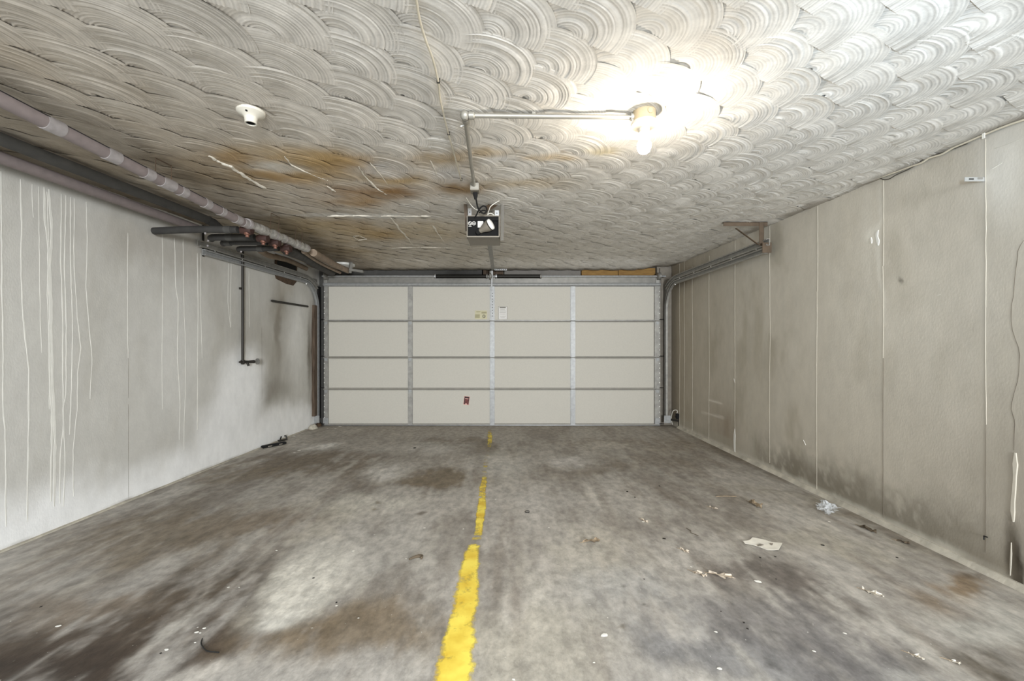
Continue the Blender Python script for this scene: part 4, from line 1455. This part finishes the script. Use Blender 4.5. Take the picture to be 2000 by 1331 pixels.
def hanger(y, parent, name='wire_hanger'):
    mb = MB()
    zt = zc_(y) - 0.004
    for dy in (-0.055, 0.055):
        mb.tube([(XM + 0.0, y + dy, zt), (XM, y + dy, mz(y) + 0.02)], 0.0022, 6)
    mb.tube([(XM, y - 0.055, zt - 0.004), (XM, y + 0.055, zt - 0.004)], 0.003, 6)
    return mb.build(name, 'rust', parent)
hanger(2.42, mp_)
# foil-wrapped continuation
fp = thing('foil_wrapped_pipe', (XM, 3.7, ZC + 0.90), 'crinkled silver wrapped pipe above four red-brown fittings', 'pipe')
def fz(y): return ZC + 0.895 + 0.02 * (y - 3.2)
mb = MB()
n = 46
yy = np.linspace(3.19, 4.14, n)
mb.tube([(XM + random.uniform(-1, 1) * 0.003, y, fz(y) + random.uniform(-1, 1) * 0.002) for y in yy], [0.036 + random.uniform(-1, 1) * 0.005 for _ in range(n)], 18)
mb.build('foil_wrap', 'foil', fp, angle=60)
for yb_ in (3.20, 3.55, 3.70, 3.92, 4.1):
    mb = MB()
    mb.tube([(XM, yb_ - 0.02, fz(yb_)), (XM, yb_, fz(yb_)), (XM, yb_ + 0.02, fz(yb_))], [0.038, 0.041, 0.038], 18)
    mb.build('tape_band', 'tape', fp)
for y in (3.5, 3.9):
    mb = MB()
    for dy in (-0.06, 0.06):
        mb.tube([(XM + 0.04, y + dy, zc_(y) - 0.004), (XM + 0.03, y + dy, fz(y))], 0.0022, 6)
    mb.tube([(XM + 0.04, y - 0.06, zc_(y) - 0.006), (XM + 0.04, y + 0.06, zc_(y) - 0.006)], 0.003, 6)
    mb.build('wire_hanger', 'rust', fp)
for (px, py) in ((490, 450), (521, 466), (544, 474), (566, 486)):
    y = XM / ((px - PX) / F)
    c = Vector((XM - 0.02, y, P(px, py, y).z))
    mb = MB()
    mb.lathe(c + Vector((0.03, 0, 0)), (-1, 0, 0), [(0.030, 0), (0.034, 0.01), (0.034, 0.06), (0.028, 0.085)], 18)
    mb.lathe(c + Vector((-0.005, 0, 0)), (0, 0, 1), [(0.030, 0), (0.030, max(0.02, fz(y) - c.z - 0.02))], 16)
    ft = mb.build('valve_fitting', 'rustred', fp)
    mb = MB()
    mb.lathe(c + Vector((-0.005, -0.005, -0.022)), (0, 0, -1), [(0.022, 0), (0.022, 0.012), (0.013, 0.016), (0.013, 0.032)], 12)
    mb.build('copper_stub', 'copper', ft)
# dark pipe against the ceiling
dk = thing('dark_insulated_pipe', (-2.48, 2.6, ZC + 1.0), 'thick dark grey insulated pipe tight under the ceiling beside the left wall', 'pipe')
mb = MB()
mb.tube([(-2.48, y, ZC + 0.985 + 0.008 * (y - 2)) for y in np.linspace(0.9, 3.46, 12)], 0.032, 20)
mb.build('insulation', 'dkpipe', dk)
mb = MB()
mb.tube([(-2.48, 3.44, ZC + 0.996), (-2.47, 3.50, ZC + 0.985), (-2.45, 3.55, ZC + 0.955)], [0.034, 0.036, 0.030], 18)
mb.build('elbow', 'blkpipe', dk)
cl = thing('corner_pipe', (-2.62, 2.6, ZC + 0.945), 'mauve grey insulated pipe lowest along the top of the left wall', 'pipe')
mb = MB()
mb.tube([(-2.62, y, ZC + 0.945) for y in np.linspace(0.9, 3.52, 12)], 0.032, 20)
mb.build('insulation', 'mauve', cl)
mb = MB()
mb.tube([(-2.62, 3.515, ZC + 0.945), (-2.62, 3.56, ZC + 0.945)], 0.024, 16)
mb.build('pipe_end', 'blkpipe', cl)
# four black pipes crossing from the wall
lb = ['black insulated cross pipe nearest the camera above the left track', 'black insulated cross pipe second from the camera above the left track',
      'black insulated cross pipe third from the camera above the left track', 'black insulated cross pipe nearest the garage door above the left track']
for k, ((x0, y0), (x1, y1), xl) in enumerate([((336, 452), (484, 449), -2.775), ((397, 461), (515, 464), -2.5), ((442, 474), (538, 474), -2.52), ((450, 484), (560, 486), -2.5)]):
    y = XM / ((x1 + 6 - PX) / F)
    z = P(x1, y1, y).z
    root = thing('cross_pipe', (XM - 0.3, y, z), lb[k], 'pipe', 'black pipes crossing under the ceiling')
    mb = MB()
    if k == 0:
        pts = [(xl + 0.03, y, z - 0.01), (-2.4, y, z + 0.003), (XM - 0.10, y, z)]
    else:
        pts = [(xl - 0.02, y + 0.10, z + 0.012), (xl + 0.03, y + 0.03, z + 0.004), (xl + 0.10, y, z), (XM - 0.10, y, z)]
    mb.tube(smooth_path(pts, 5), 0.027 if k < 2 else 0.024, 14)
    mb.build('insulation', 'blkpipe', root)
    mb = MB()
    xx = XM - 0.2 - 0.13 * k % 0.3
    mb.tube([(xx, y, z), (xx + 0.05, y, z)], 0.029, 14)
    mb.build('tape_band', 'dkpipe', root)
    mb = MB()
    mb.lathe((xx - 0.15, y, z - 0.024), (0, -0.3, -1), [(0.008, 0), (0.006, 0.012)], 8)
    mb.build('pipe_clip', 'tape', root)
# pipes running on to the door corner
def run_pipe(name, label, pts, r, m, ends=None):
    q = smooth_path(pts, 6)
    root = thing(name, q[len(q) // 2], label, 'pipe')
    mb = MB()
    mb.tube(q, r, 14)
    mb.build('pipe_run', m, root)
    if ends:
        mb = MB()
        t = (q[-1] - q[-2]).normalized()
        mb.lathe(q[-1] - t * 0.01, t, [(r * 1.25, 0), (r * 1.25, 0.05), (r * 0.9, 0.06)], 14)
        mb.build('end_fitting', ends, root)
    return root
run_pipe('beige_pipe', 'grey-beige sagging pipe behind the upper left track', [P(508, 489, 4.2), P(524, 499, 4.5), P(545, 504, 4.8), P(566, 510, 5.2), P(598, 525, 5.75)], 0.030, 'beige')
run_pipe('tan_pipe', 'pale tan pipe slanting from the last fitting to the door corner', [P(536, 487, 3.95), P(556, 494, 4.4), P(578, 503, 4.9), P(597, 511, 5.4)], 0.024, 'tan', 'tape')
run_pipe('ceiling_pipe', 'brown-grey pipe under the ceiling beside the white disc', [P(612, 494, 4.35), P(632, 505, 4.75), P(655, 518, 5.25), P(680, 529, 5.7)], 0.038, 'beige')
run_pipe('ceiling_pipe', 'dark grey pipe running left of the brown-grey pipe to the door corner', [P(560, 489, 4.0), P(592, 502, 4.5), P(622, 519, 5.2), P(648, 533, 5.8)], 0.050, 'dkpipe')
run_pipe('small_pipe', 'thin brown pipe between the two larger pipes above the door corner', [P(592, 492, 4.2), P(625, 514, 4.95), P(664, 533, 5.75)], 0.018, 'beige')
mb = MB()
mb.bar(P(686, 512, 5.6), P(683, 533, 5.65), 0.035, 0.05)
mb.bar(P(683, 527, 5.62), P(710, 531, 5.62), 0.05, 0.03)
tag(mb.build('pipe_bracket', 'steel', None, 0.004), 'grey steel pipe bracket below the white disc at the ceiling', 'bracket')
# round white disc
q = on_ceil(671, 511)
mb = MB()
zq = zc_(q.y) - dip(np.array([q.x]), np.array([q.y]))[0] - 0.002
mb.lathe((q.x, q.y, zq), dn, [(0.145, 0), (0.15, 0.006), (0.148, 0.028), (0.12, 0.04), (0.001, 0.044)], 40)
tag(mb.build('ceiling_disc', 'disc'), 'round white disc fixture on the ceiling near the left door corner', 'fixture')

# rusty sleeve in the left wall
p0, p1 = on_x(536, 505, XL), on_x(579, 520, XL)
ya, yb2 = p0.y, p1.y
zt, zb_ = ZC + 1.04, ZC + 0.715
slv = thing('wall_sleeve', (XL, (ya + yb2) / 2, zb_), 'rusty brown sleeve with a dark opening high in the left wall behind the track', 'sleeve')
mb = MB()
out = [(ya, zt), (ya, zb_ + 0.07), (ya + 0.02, zb_ + 0.03), (ya + 0.25, zb_), (yb2 - 0.10, zb_), (yb2 - 0.02, zb_ + 0.06), (yb2, zt)]
mb.plate([(XL + 0.002, y, z) for y, z in out], (0.0125, 0, 0))
mb.build('sleeve_body', 'rust', slv, 0.003)
mb = MB()
mb.plate([(XL + 0.0142, y, z) for y, z in [(ya + 0.03, zt - 0.02), (ya + 0.03, zb_ + 0.13), (yb2 - 0.05, zb_ + 0.13), (yb2 - 0.03, zt - 0.02)]], (0.0015, 0, 0))
mb.build('dark_opening', 'rubber', slv)  # flat dark plate painting the shade inside the recess

# ------------------------------------------------------------------ tap and its pipe on the left wall
yp = (XL + 0.035) / ((474 - PX) / F)
zt, zb_ = P(474, 505, yp).z, P(474, 706, yp).z
tp = thing('wall_tap', (XL + 0.035, yp, zb_), 'dark iron water pipe down the left wall ending in a small tap', 'tap')
mb = MB()
mb.tube([(XL + 0.035, yp, zt + 0.12), (XL + 0.035, yp, zb_)], 0.0125, 12)
mb.build('riser', 'ironpipe', tp)
mb = MB()
mb.lathe((XL + 0.035, yp, zb_ + 0.012), dn, [(0.018, 0), (0.021, 0.01), (0.021, 0.03), (0.012, 0.045)], 14)
mb.tube([(XL + 0.035, yp - 0.05, zb_ - 0.006), (XL + 0.036, yp, zb_ - 0.008), (XL + 0.07, yp + 0.04, zb_ - 0.008), (XL + 0.10, yp + 0.09, zb_ - 0.008)], [0.010, 0.017, 0.014, 0.017], 12)
mb.build('tap_body', 'ironpipe', tp)
mb = MB()
mb.lathe((XL + 0.11, yp + 0.10, zb_ - 0.008), (0.4, 0.9, 0), [(0.010, 0), (0.010, 0.012), (0.033, 0.014), (0.033, 0.022), (0.012, 0.026)], 16)
mb.build('hand_wheel', 'steel', tp)
mb = MB()
mb.tube([(XL + 0.06, yp + 0.03, zb_ - 0.012), (XL + 0.075, yp + 0.035, zb_ - 0.05)], 0.012, 10)
mb.build('spout', 'ironpipe', tp)
mb = MB()
mb.box((XL + 0.022, yp, zb_ + 0.75), (0.02, 0.05, 0.02))
mb.build('pipe_clip', 'ironpipe', tp)
# rod on the left wall
a, b = on_x(531, 588, XL + 0.03), on_x(601, 599, XL + 0.03)
rod = thing('wall_rod', ((a + b) / 2), 'short dark horizontal rod fixed to the left wall near the door track', 'rod')
mb = MB()
mb.tube([a, b], 0.013, 10)
mb.build('rod', 'ironpipe', rod)
for q in (a.lerp(b, 0.08), a.lerp(b, 0.92)):
    mb = MB()
    mb.tube([q, (XL - 0.005, q.y, q.z)], 0.008, 8)
    mb.build('fixing', 'rust', rod)

# ------------------------------------------------------------------ right wall: cable and strap
pts = [(1706, 350), (1722, 346), (1745, 338), (1775, 327), (1800, 318), (1815, 309), (1838, 302), (1860, 290), (1890, 277), (1925, 262), (1965, 246), (2010, 231)]
r3 = [on_x(a, b, XR - 0.022) for a, b in pts]
cb = thing('wall_cable', r3[5], 'pale cable sagging along the top corner of the right wall', 'cable')
mb = MB()
mb.tube(smooth_path(r3, 5), 0.005, 8)
mb.build('cable', 'cablew', cb)
mb = MB()
mb.tube(smooth_path([on_x(a, b, XR - 0.02) for a, b in [(1719, 348), (1726, 351), (1738, 349), (1752, 341), (1780, 328), (1810, 308), (1848, 296), (1890, 280)]], 5), 0.003, 7)
mb.build('thin_wire', 'wiredk', cb)
mb = MB()
mb.tube([on_x(1702, 342.5, XR - 0.05), on_x(1728, 341, XR - 0.02)], 0.004, 7)
mb.build('loose_end', 'cablew', cb)
mb = MB()
q = on_x(1924, 263, XR - 0.02)
mb.bar(q + Vector((-0.008, 0, -0.02)), q + Vector((-0.008, 0, 0.02)), 0.012, 0.003, (1, 0, 0))
mb.build('staple', 'wirew', cb)
q = on_x(1923, 350, XR - 0.004)
sp = thing('metal_strap', q, 'bright slotted metal strap sticking out of the right wall', 'strap')
mb = MB()
mb.span((q.x - 0.098, q.y, q.z - 0.011), (q.x + 0.01, q.y + 0.004, q.z + 0.010))
mb.build('strap_blade', 'zinc', sp)
mb = MB()
mb.span((q.x - 0.078, q.y - 0.0015, q.z - 0.003), (q.x - 0.055, q.y + 0.001, q.z + 0.003))
mb.build('slot', 'black', sp)
mb = MB()
mb.span((q.x - 0.035, q.y - 0.0015, q.z - 0.001), (q.x - 0.010, q.y + 0.001, q.z + 0.008))
mb.build('nail', 'steel', sp)
# hook
q = on_x(1925, 1050, XR - 0.006)
mb = MB()
mb.tube([q + Vector((0.008, 0, 0.0)), q + Vector((-0.008, 0, 0.006)), q + Vector((-0.015, -0.006, 0.003)), q + Vector((-0.016, -0.007, -0.010))], 0.003, 8)
tag(mb.build('wall_hook', 'black'), 'small dark hook low on the right wall beside a form seam', 'hook')

# photo-eye sensors by the door feet
def sensor(x, side, label):
    z0 = zf(5.92)
    r = thing('safety_sensor', (x, 5.9, z0), label, 'sensor')
    mb = MB()
    mb.box((x, 5.90, z0 + 0.165), (0.035, 0.05, 0.075))
    mb.lathe((x - side * 0.017, 5.90, z0 + 0.165), (-side, 0, 0), [(0.015, 0), (0.015, 0.01)], 14)
    mb.build('sensor_body', 'blackpl', r, 0.004)
    mb = MB()
    mb.bar((x + side * 0.02, 5.90, z0 + 0.02), (x + side * 0.02, 5.90, z0 + 0.20), 0.003, 0.03, (0, 1, 0))
    mb.bar((x + side * 0.02, 5.90, z0 + 0.10), (x - side * 0.06, 6.0, z0 + 0.10), 0.003, 0.03)
    mb.build('bracket', 'ironpipe', r)
    mb = MB()
    mb.tube(smooth_path([(x, 5.92, z0 + 0.18), (x + side * 0.01, 5.93, z0 + 0.24), (x - side * 0.04, 5.95, z0 + 0.23), (x - side * 0.05, 5.99, z0 + 0.12), (x - side * 0.03, 6.0, z0 + 0.03)], 5), 0.004, 6)
    mb.build('lead', 'wirew' if side > 0 else 'blackpl', r)
sensor(dX(1311) + 0.02, 1, 'black safety sensor on a bracket at the foot of the right track')
# broken masonry at the left foot
for k, (px, py, s_, lab) in enumerate([(603, 838, 0.055, 'broken pale concrete lump at the foot of the left track'), (608, 833, 0.045, 'smaller dark rubble lump tucked beside the left track foot')]):
    p = on_floor(px, py)
    bm = bmesh.new()
    bmesh.ops.create_icosphere(bm, subdivisions=2, radius=1)
    for v in bm.verts:
        f_ = 0.8 + 0.4 * random.random()
        v.co = Vector((v.co.x * s_ * f_, v.co.y * s_ * 1.2 * f_, max(-0.0, v.co.z) * s_ * 1.3 * f_))
    me = bpy.data.meshes.new('concrete_lump')
    bm.to_mesh(me); bm.free()
    me.materials.append(M['mortar'] if k == 0 else M['rust'])
    o = bpy.data.objects.new('concrete_lump', me)
    o.location = (max(p.x, XL + s_ * 0.9), p.y, zf(p.y) - 0.004)
    COL.objects.link(o)
    tag(o, lab, 'rubble')

# ------------------------------------------------------------------ litter on the floor
def flat_litter(name, label, cat, outline, m, curl=0.006, thick=0.0012, seed=0, group=None, lift=0.001):
    """outline in photo pixels on the floor; a thin sheet with gentle curl"""
    rnd = random.Random(seed)
    P3 = [on_floor(a, b) for a, b in outline]
    c = sum(P3, Vector()) / len(P3)
    n = len(P3)
    rings = [0.0, 0.35, 0.7, 1.0]
    vv, ff = [], []
    ph = rnd.uniform(0, 6)
    h0 = [rnd.random() for _ in range(n)]
    for side in (0, 1):
        for t in rings[1:]:
            for i, p in enumerate(P3):
                q = c.lerp(p, t)
                a = 2 * math.pi * i / n
                h = curl * (0.35 + 0.65 * h0[i]) * t * t * (0.6 + 0.6 * math.sin(2 * a + ph)) + 0.10 * curl
                h = max(0.0, h)
                vv.append((q.x, q.y, zf(q.y) + lift + h + (thick if side else 0)))
    nr = len(rings) - 1
    vv += [(c.x, c.y, zf(c.y) + lift + 0.1 * curl), (c.x, c.y, zf(c.y) + lift + 0.1 * curl + thick)]
    m_ = nr * n
    for side in (0, 1):
        o = side * m_
        for i in range(n):
            j = (i + 1) % n
            ff.append((2 * m_ + side, o + i, o + j))
            for k in range(nr - 1):
                ff.append((o + k * n + i, o + k * n + j, o + (k + 1) * n + j, o + (k + 1) * n + i))
    for i in range(n):
        j = (i + 1) % n
        a = (nr - 1) * n
        ff.append((a + i, a + j, m_ + a + j, m_ + a + i))
    mb = MB()
    mb.add(vv, ff)
    o = mb.build(name, m, loc=(c.x, c.y, zf(c.y)))
    return tag(o, label, cat, group)

sc_paper = flat_litter('paper_scrap', 'torn off-white paper sheet lying on the floor at the right', 'paper',
    [(1451, 1061), (1458, 1060), (1464, 1058), (1470, 1051.5), (1490, 1055), (1508, 1061), (1528, 1065), (1524, 1072), (1521, 1077), (1512, 1078), (1498, 1076), (1486, 1071), (1470, 1066.5), (1455, 1065.5)], 'paper', 0.010, 0.0015, 3)
for pts in ([(1479, 1065), (1484, 1063), (1492, 1065), (1486, 1067), (1480, 1068)], [(1503, 1062), (1510, 1062.5), (1508, 1066), (1504, 1064.5)]):
    mb = MB()
    P3 = [on_floor(a, b, 0.006) for a, b in pts]
    mb.plate(P3, (0, 0, 0.0015))
    mb.build('torn_hole', 'jamb', sc_paper)

def oak(name, label, stem_px, tip_px, width, m, seed, curl=0.012):
    """lobed leaf laid between two floor points (photo pixels)"""
    a, b = on_floor(*stem_px), on_floor(*tip_px)
    d = (b - a)
    L = d.length
    t = d.normalized()
    s = Vector((-t.y, t.x, 0))
    prof = [(0.0, 0.02), (0.08, 0.05), (0.18, 0.30), (0.24, 0.42), (0.30, 0.20), (0.38, 0.28), (0.48, 0.62), (0.52, 0.60), (0.58, 0.22), (0.66, 0.30), (0.76, 0.55), (0.80, 0.45), (0.83, 0.16), (0.92, 0.18), (1.0, 0.0)]
    rnd = random.Random(seed)
    vv, ff = [], []
    n = len(prof)
    for side in (0, 1):
        for (u, w) in prof:
            for k in (-1, -0.5, 0, 0.5, 1):
                q = a + t * (u * L + abs(k) * w * width * 0.5) + s * (k * w * width * rnd.uniform(0.9, 1.1))
                h = 0.002 + curl * abs(k) ** 1.5 * (0.4 + 0.6 * math.sin(u * 9 + seed + (k > 0))) + curl * 0.3 * math.sin(u * 5 + seed) + side * 0.0008
                vv.append((q.x, q.y, zf(q.y) + max(0.0012, h)))
    for side in (0, 1):
        o = side * n * 5
        for i in range(n - 1):
            for k in range(4):
                ff.append((o + i * 5 + k, o + i * 5 + k + 1, o + (i + 1) * 5 + k + 1, o + (i + 1) * 5 + k))
    mb = MB()
    mb.add(vv, ff)
    c = (a + b) / 2
    root = mb.build(name, m, loc=(c.x, c.y, zf(c.y)))
    tag(root, label, 'leaf', 'dead leaves on the floor')
    mb = MB()
    mb.tube([a - t * 0.02 + Vector((0, 0, 0.003)), a + Vector((0, 0, 0.004)), a + t * L * 0.9 + Vector((0, 0, 0.005))], [0.0012, 0.0014, 0.0006], 5)
    mb.build('leaf_stem', 'leafbr', root)
    return root
oak('oak_leaf', 'pale pinkish lobed leaf, larger of the two lying tip to stem', (1384, 1121), (1437, 1131), 0.040, 'leaf', 1)
oak('oak_leaf', 'pale curled leaf, smaller of the two lying tip to stem', (1350, 1117), (1381, 1129), 0.028, 'leaf', 4, 0.016)
oak('oak_leaf', 'bleached white forked leaf near the right wall on brown floor', (1684, 1153), (1727, 1167), 0.034, 'leafwh', 2, 0.014)
oak('oak_leaf', 'crumpled brown leaf behind the paper scrap', (1461, 981), (1488, 994), 0.05, 'leafbr', 5, 0.03)
oak('oak_leaf', 'faint brown leaf in the middle of the right bay', (1138, 1061), (1172, 1056), 0.04, 'leafbr', 6, 0.012)
oak('oak_leaf', 'small pale leaf right of the middle, nearest behind the pair of leaves', (1328, 1074), (1346, 1081), 0.022, 'leaf', 7, 0.012)
oak('oak_leaf', 'tiny pale leaf fragment left of the crumpled brown leaf', (1386, 992), (1403, 996), 0.022, 'leaf', 8)
oak('oak_leaf', 'whitish leaf fragment at the bottom right of the floor', (1774, 1278), (1806, 1291), 0.020, 'leafwh', 9, 0.01)
oak('oak_leaf', 'small bright leaf fragment lowest at the far right of the floor', (1851, 1291), (1877, 1300), 0.014, 'leafwh', 10, 0.008)
oak('oak_leaf', 'dark bark-like leaf heap against the right wall fillet', (1676, 1028), (1712, 1043), 0.035, 'bark', 11, 0.02)
oak('oak_leaf', 'dark leaf litter at the right wall past the bark heap', (1750, 1057), (1778, 1064), 0.03, 'bark', 12, 0.01)
oak('oak_leaf', 'pale leaf crumb just right of the floor centre', (1252, 1016), (1266, 1022), 0.018, 'leaf', 13)

# curled seed pod
pts = [(799, 1093), (806, 1090), (812, 1088), (819, 1087), (824, 1089), (822, 1092)]
mb = MB()
q = [on_floor(a, b, 0.006) for a, b in pts]
mb.tube(smooth_path(q, 4), [0.004 + 0.004 * math.sin(math.pi * i / (len(smooth_path(q, 4)) - 1)) for i in range(len(smooth_path(q, 4)))], 8)
q2 = [on_floor(a, b, 0.010) for a, b in [(816, 1085), (820, 1084.5), (825, 1086), (823, 1090)]]
mb.tube(smooth_path(q2, 4), 0.005, 8)
tag(mb.build('seed_pod', 'bark'), 'dark curled dry pod on the floor left of the yellow line', 'twig')
# clear plastic wrapper
def wrapper():
    quad = [on_floor(a, b) for a, b in [(1596, 992), (1604, 979), (1640, 993), (1618, 1008)]]
    n = 14
    vv, ff = [], []
    rnd = random.Random(5)
    for i in range(n + 1):
        for k in range(n + 1):
            u, v = i / n, k / n
            q = quad[0] * (1 - u) * (1 - v) + quad[1] * (1 - u) * v + quad[3] * u * (1 - v) + quad[2] * u * v
            e = min(u, 1 - u, v, 1 - v)
            q += Vector((rnd.uniform(-1, 1), rnd.uniform(-1, 1), 0)) * (0.010 if e > 0 else 0.022)
            h = 0.002 + (0.012 + 0.034 * min(1, e * 3)) * rnd.random() ** 1.5
            vv.append((q.x, q.y, zf(q.y) + h))
    for i in range(n):
        for k in range(n):
            a = i * (n + 1) + k
            ff += [(a, a + 1, a + n + 2), (a, a + n + 2, a + n + 1)]
    mb = MB()
    mb.add(vv, ff)
    c = on_floor(1614, 993)
    tag(mb.build('plastic_wrapper', 'film', loc=c, angle=12), 'crumpled clear plastic wrapper near the foot of the right wall', 'wrapper')
wrapper()
# loose wire
mb = MB()
q = [on_floor(a, b, 0.004) for a, b in [(395, 1248), (393, 1256), (395, 1262), (401, 1270), (408, 1273), (418, 1274), (428, 1275)]]
mb.tube(smooth_path(q, 5), 0.0022, 6)
tag(mb.build('loose_wire', 'black'), 'bent black wire on the dark stained floor at the lower left', 'wire')
mb = MB()
c = on_floor(1030, 1000, 0.003)
mb.tube([c + Vector((math.cos(a) * 0.016, math.sin(a) * 0.016, 0)) for a in np.linspace(0.3, 5.6, 16)], 0.002, 6)
tag(mb.build('wire_ring', 'black'), 'small open dark ring lying right of the yellow line', 'ring')
mb = MB()
q = [on_floor(a, b, 0.004) for a, b in [(1340, 1032), (1349, 1037), (1349, 1041), (1364, 1047)]]
mb.tube(q, 0.0018, 6)
tag(mb.build('dry_twig', 'bark'), 'thin crooked twig on the floor left of the paper scrap', 'twig')
mb = MB()
q = [on_floor(a, b, 0.004) for a, b in [(1398, 970), (1420, 969.5), (1438, 970)]]
mb.tube(q, 0.0035, 6)
tag(mb.build('dry_twig', 'leafbr'), 'straight pale twig on the floor left of the crumpled brown leaf', 'twig')
# black plastic bar and bent clip by the left wall
a, b = on_floor(511, 874, 0.015), on_floor(558, 865, 0.015)
bar = thing('black_bar', ((a + b) / 2), 'black plastic bar lying at the foot of the left wall', 'bar')
mb = MB()
mb.bar(a, b, 0.055, 0.028)
bo = mb.build('bar_body', 'blackpl', bar, 0.008)
for (t0, t1) in ((0.20, 0.37), (0.66, 0.80)):
    mb = MB()
    d = (b - a)
    sd = Vector((d.y, -d.x, 0)).normalized()
    up = Vector((0, 0, 1))
    if sd.y > 0: sd = -sd
    mb.bar(a + d * t0 + sd * 0.0275, a + d * t1 + sd * 0.0275, 0.004, 0.010)
    mb.build('worn_mark', 'jamb', bar)
c = on_floor(554, 861)
clip = thing('bent_clip', c, 'bent dark metal clip with prongs beside the black bar', 'clip')
mb = MB()
q = [on_floor(541, 861.5, 0.006), on_floor(548, 861, 0.012), on_floor(556, 859.5, 0.012), on_floor(561, 858, 0.02)]
mb.tube(smooth_path(q, 4), 0.010, 8)
mb.build('clip_base', 'ironpipe', clip)
for (p_, q_) in (((547, 861), (549.5, 853)), ((560, 858), (559, 853)), ((559, 853), (555.5, 852))):
    mb = MB()
    y_ = on_floor(554, 861).y
    mb.tube([P(p_[0], p_[1] - 1, y_), P(q_[0], q_[1], y_)], 0.008, 8)
    mb.build('prong', 'black', clip)
# chips: one lump with ragged edge, copied
def chip_proto(name, m, label, group, cat):
    bm = bmesh.new()
    bmesh.ops.create_icosphere(bm, subdivisions=1, radius=1)
    for v in bm.verts:
        v.co = Vector((v.co.x * random.uniform(.7, 1.2), v.co.y * random.uniform(.5, 1.0), (v.co.z + 1) * 0.22))
    me = bpy.data.meshes.new(name)
    bm.to_mesh(me); bm.free()
    me.materials.append(M[m])
    o = bpy.data.objects.new(name, me)
    COL.objects.link(o)
    return tag(o, label, cat, group)
first = None
OWN = {(1180, 1242): 'largest white paint chip on the floor right of the yellow line',
       (1480, 1137): 'white paint chip just right of the pair of pale leaves',
       (1405, 1307): 'white paint chip at the bottom edge right of the yellow line',
       (114, 1224): 'white paint chip alone on the dark stain at the far lower left',
       (384, 1236): 'largest of the white paint chips clustered behind the bent black wire',
       (325, 1270): 'white paint chip on the dark stain left of the bent black wire'}
chips = [(1180, 1242, 9), (1398, 1235, 4), (1405, 1307, 6), (1480, 1137, 8), (114, 1224, 6), (384, 1236, 5), (391, 1237, 3), (399, 1228, 4), (386, 1226, 2), (381, 1256, 3), (325, 1270, 5), (1256, 1020, 3), (1160, 1295, 3), (1620, 1020, 3),
         (664, 834, 4), (655, 838, 2.5), (574, 853, 4), (584, 881, 4), (575, 885, 3), (640, 838, 2), (829, 1032, 3), (793, 1092, 2), (690, 1077, 3), (657, 1184, 3), (1003, 1328, 4), (1072, 1031, 2), (446, 1148, 3), (467, 1148, 2), (1590, 1273, 4), (1650, 1238, 4), (968, 976, 2), (1350, 1108, 3), (905, 1034, 2), (540, 1076, 3), (700, 1208, 2.5)]
for (px, py, r_) in chips:
    if first is None:
        first = chip_proto('paint_chip', 'chip', 'tiny white paint crumb lying on the stained concrete floor', 'white paint chips on the floor', 'chip')
        o = first
    else:
        o = first.copy()
        COL.objects.link(o)
    p = on_floor(px, py)
    s_ = r_ * p.y / F
    o.location = (p.x, p.y, zf(p.y) - 0.0003)
    o['label'] = OWN.get((px, py), 'tiny white paint crumb lying on the stained concrete floor')
    o.scale = (s_, s_ * 0.9, s_ * 0.6)
    o.rotation_euler = (0, 0, random.uniform(-0.5, 0.5))
first = None
for (px, py, r_) in [(810, 876, 4), (1297, 1053, 4), (1288, 950, 2.5), (1225, 961, 3), (1240, 972, 2.5), (657, 1178, 3), (1408, 1195, 2), (1453, 1217, 3), (1460, 1229, 3), (612, 1130, 3), (1258, 1132, 2), (314, 1277, 3), (80, 1186, 3), (1516, 1132, 2), (1607, 1066, 4), (1752, 1090, 3), (1700, 1160, 2), (1485, 1090, 3), (1514, 1088, 3)]:
    if first is None:
        first = chip_proto('dark_pebble', 'chipdk', 'tiny dark pebble lying on the concrete floor', 'dark pebbles on the floor', 'pebble')
        o = first
    else:
        o = first.copy()
        COL.objects.link(o)
    p = on_floor(px, py)
    s_ = r_ * p.y / F
    o.location = (p.x, p.y, zf(p.y) - 0.0003)
    o.scale = (s_, s_, s_ * 0.8)
    o.rotation_euler = (0, 0, random.uniform(0, 6))
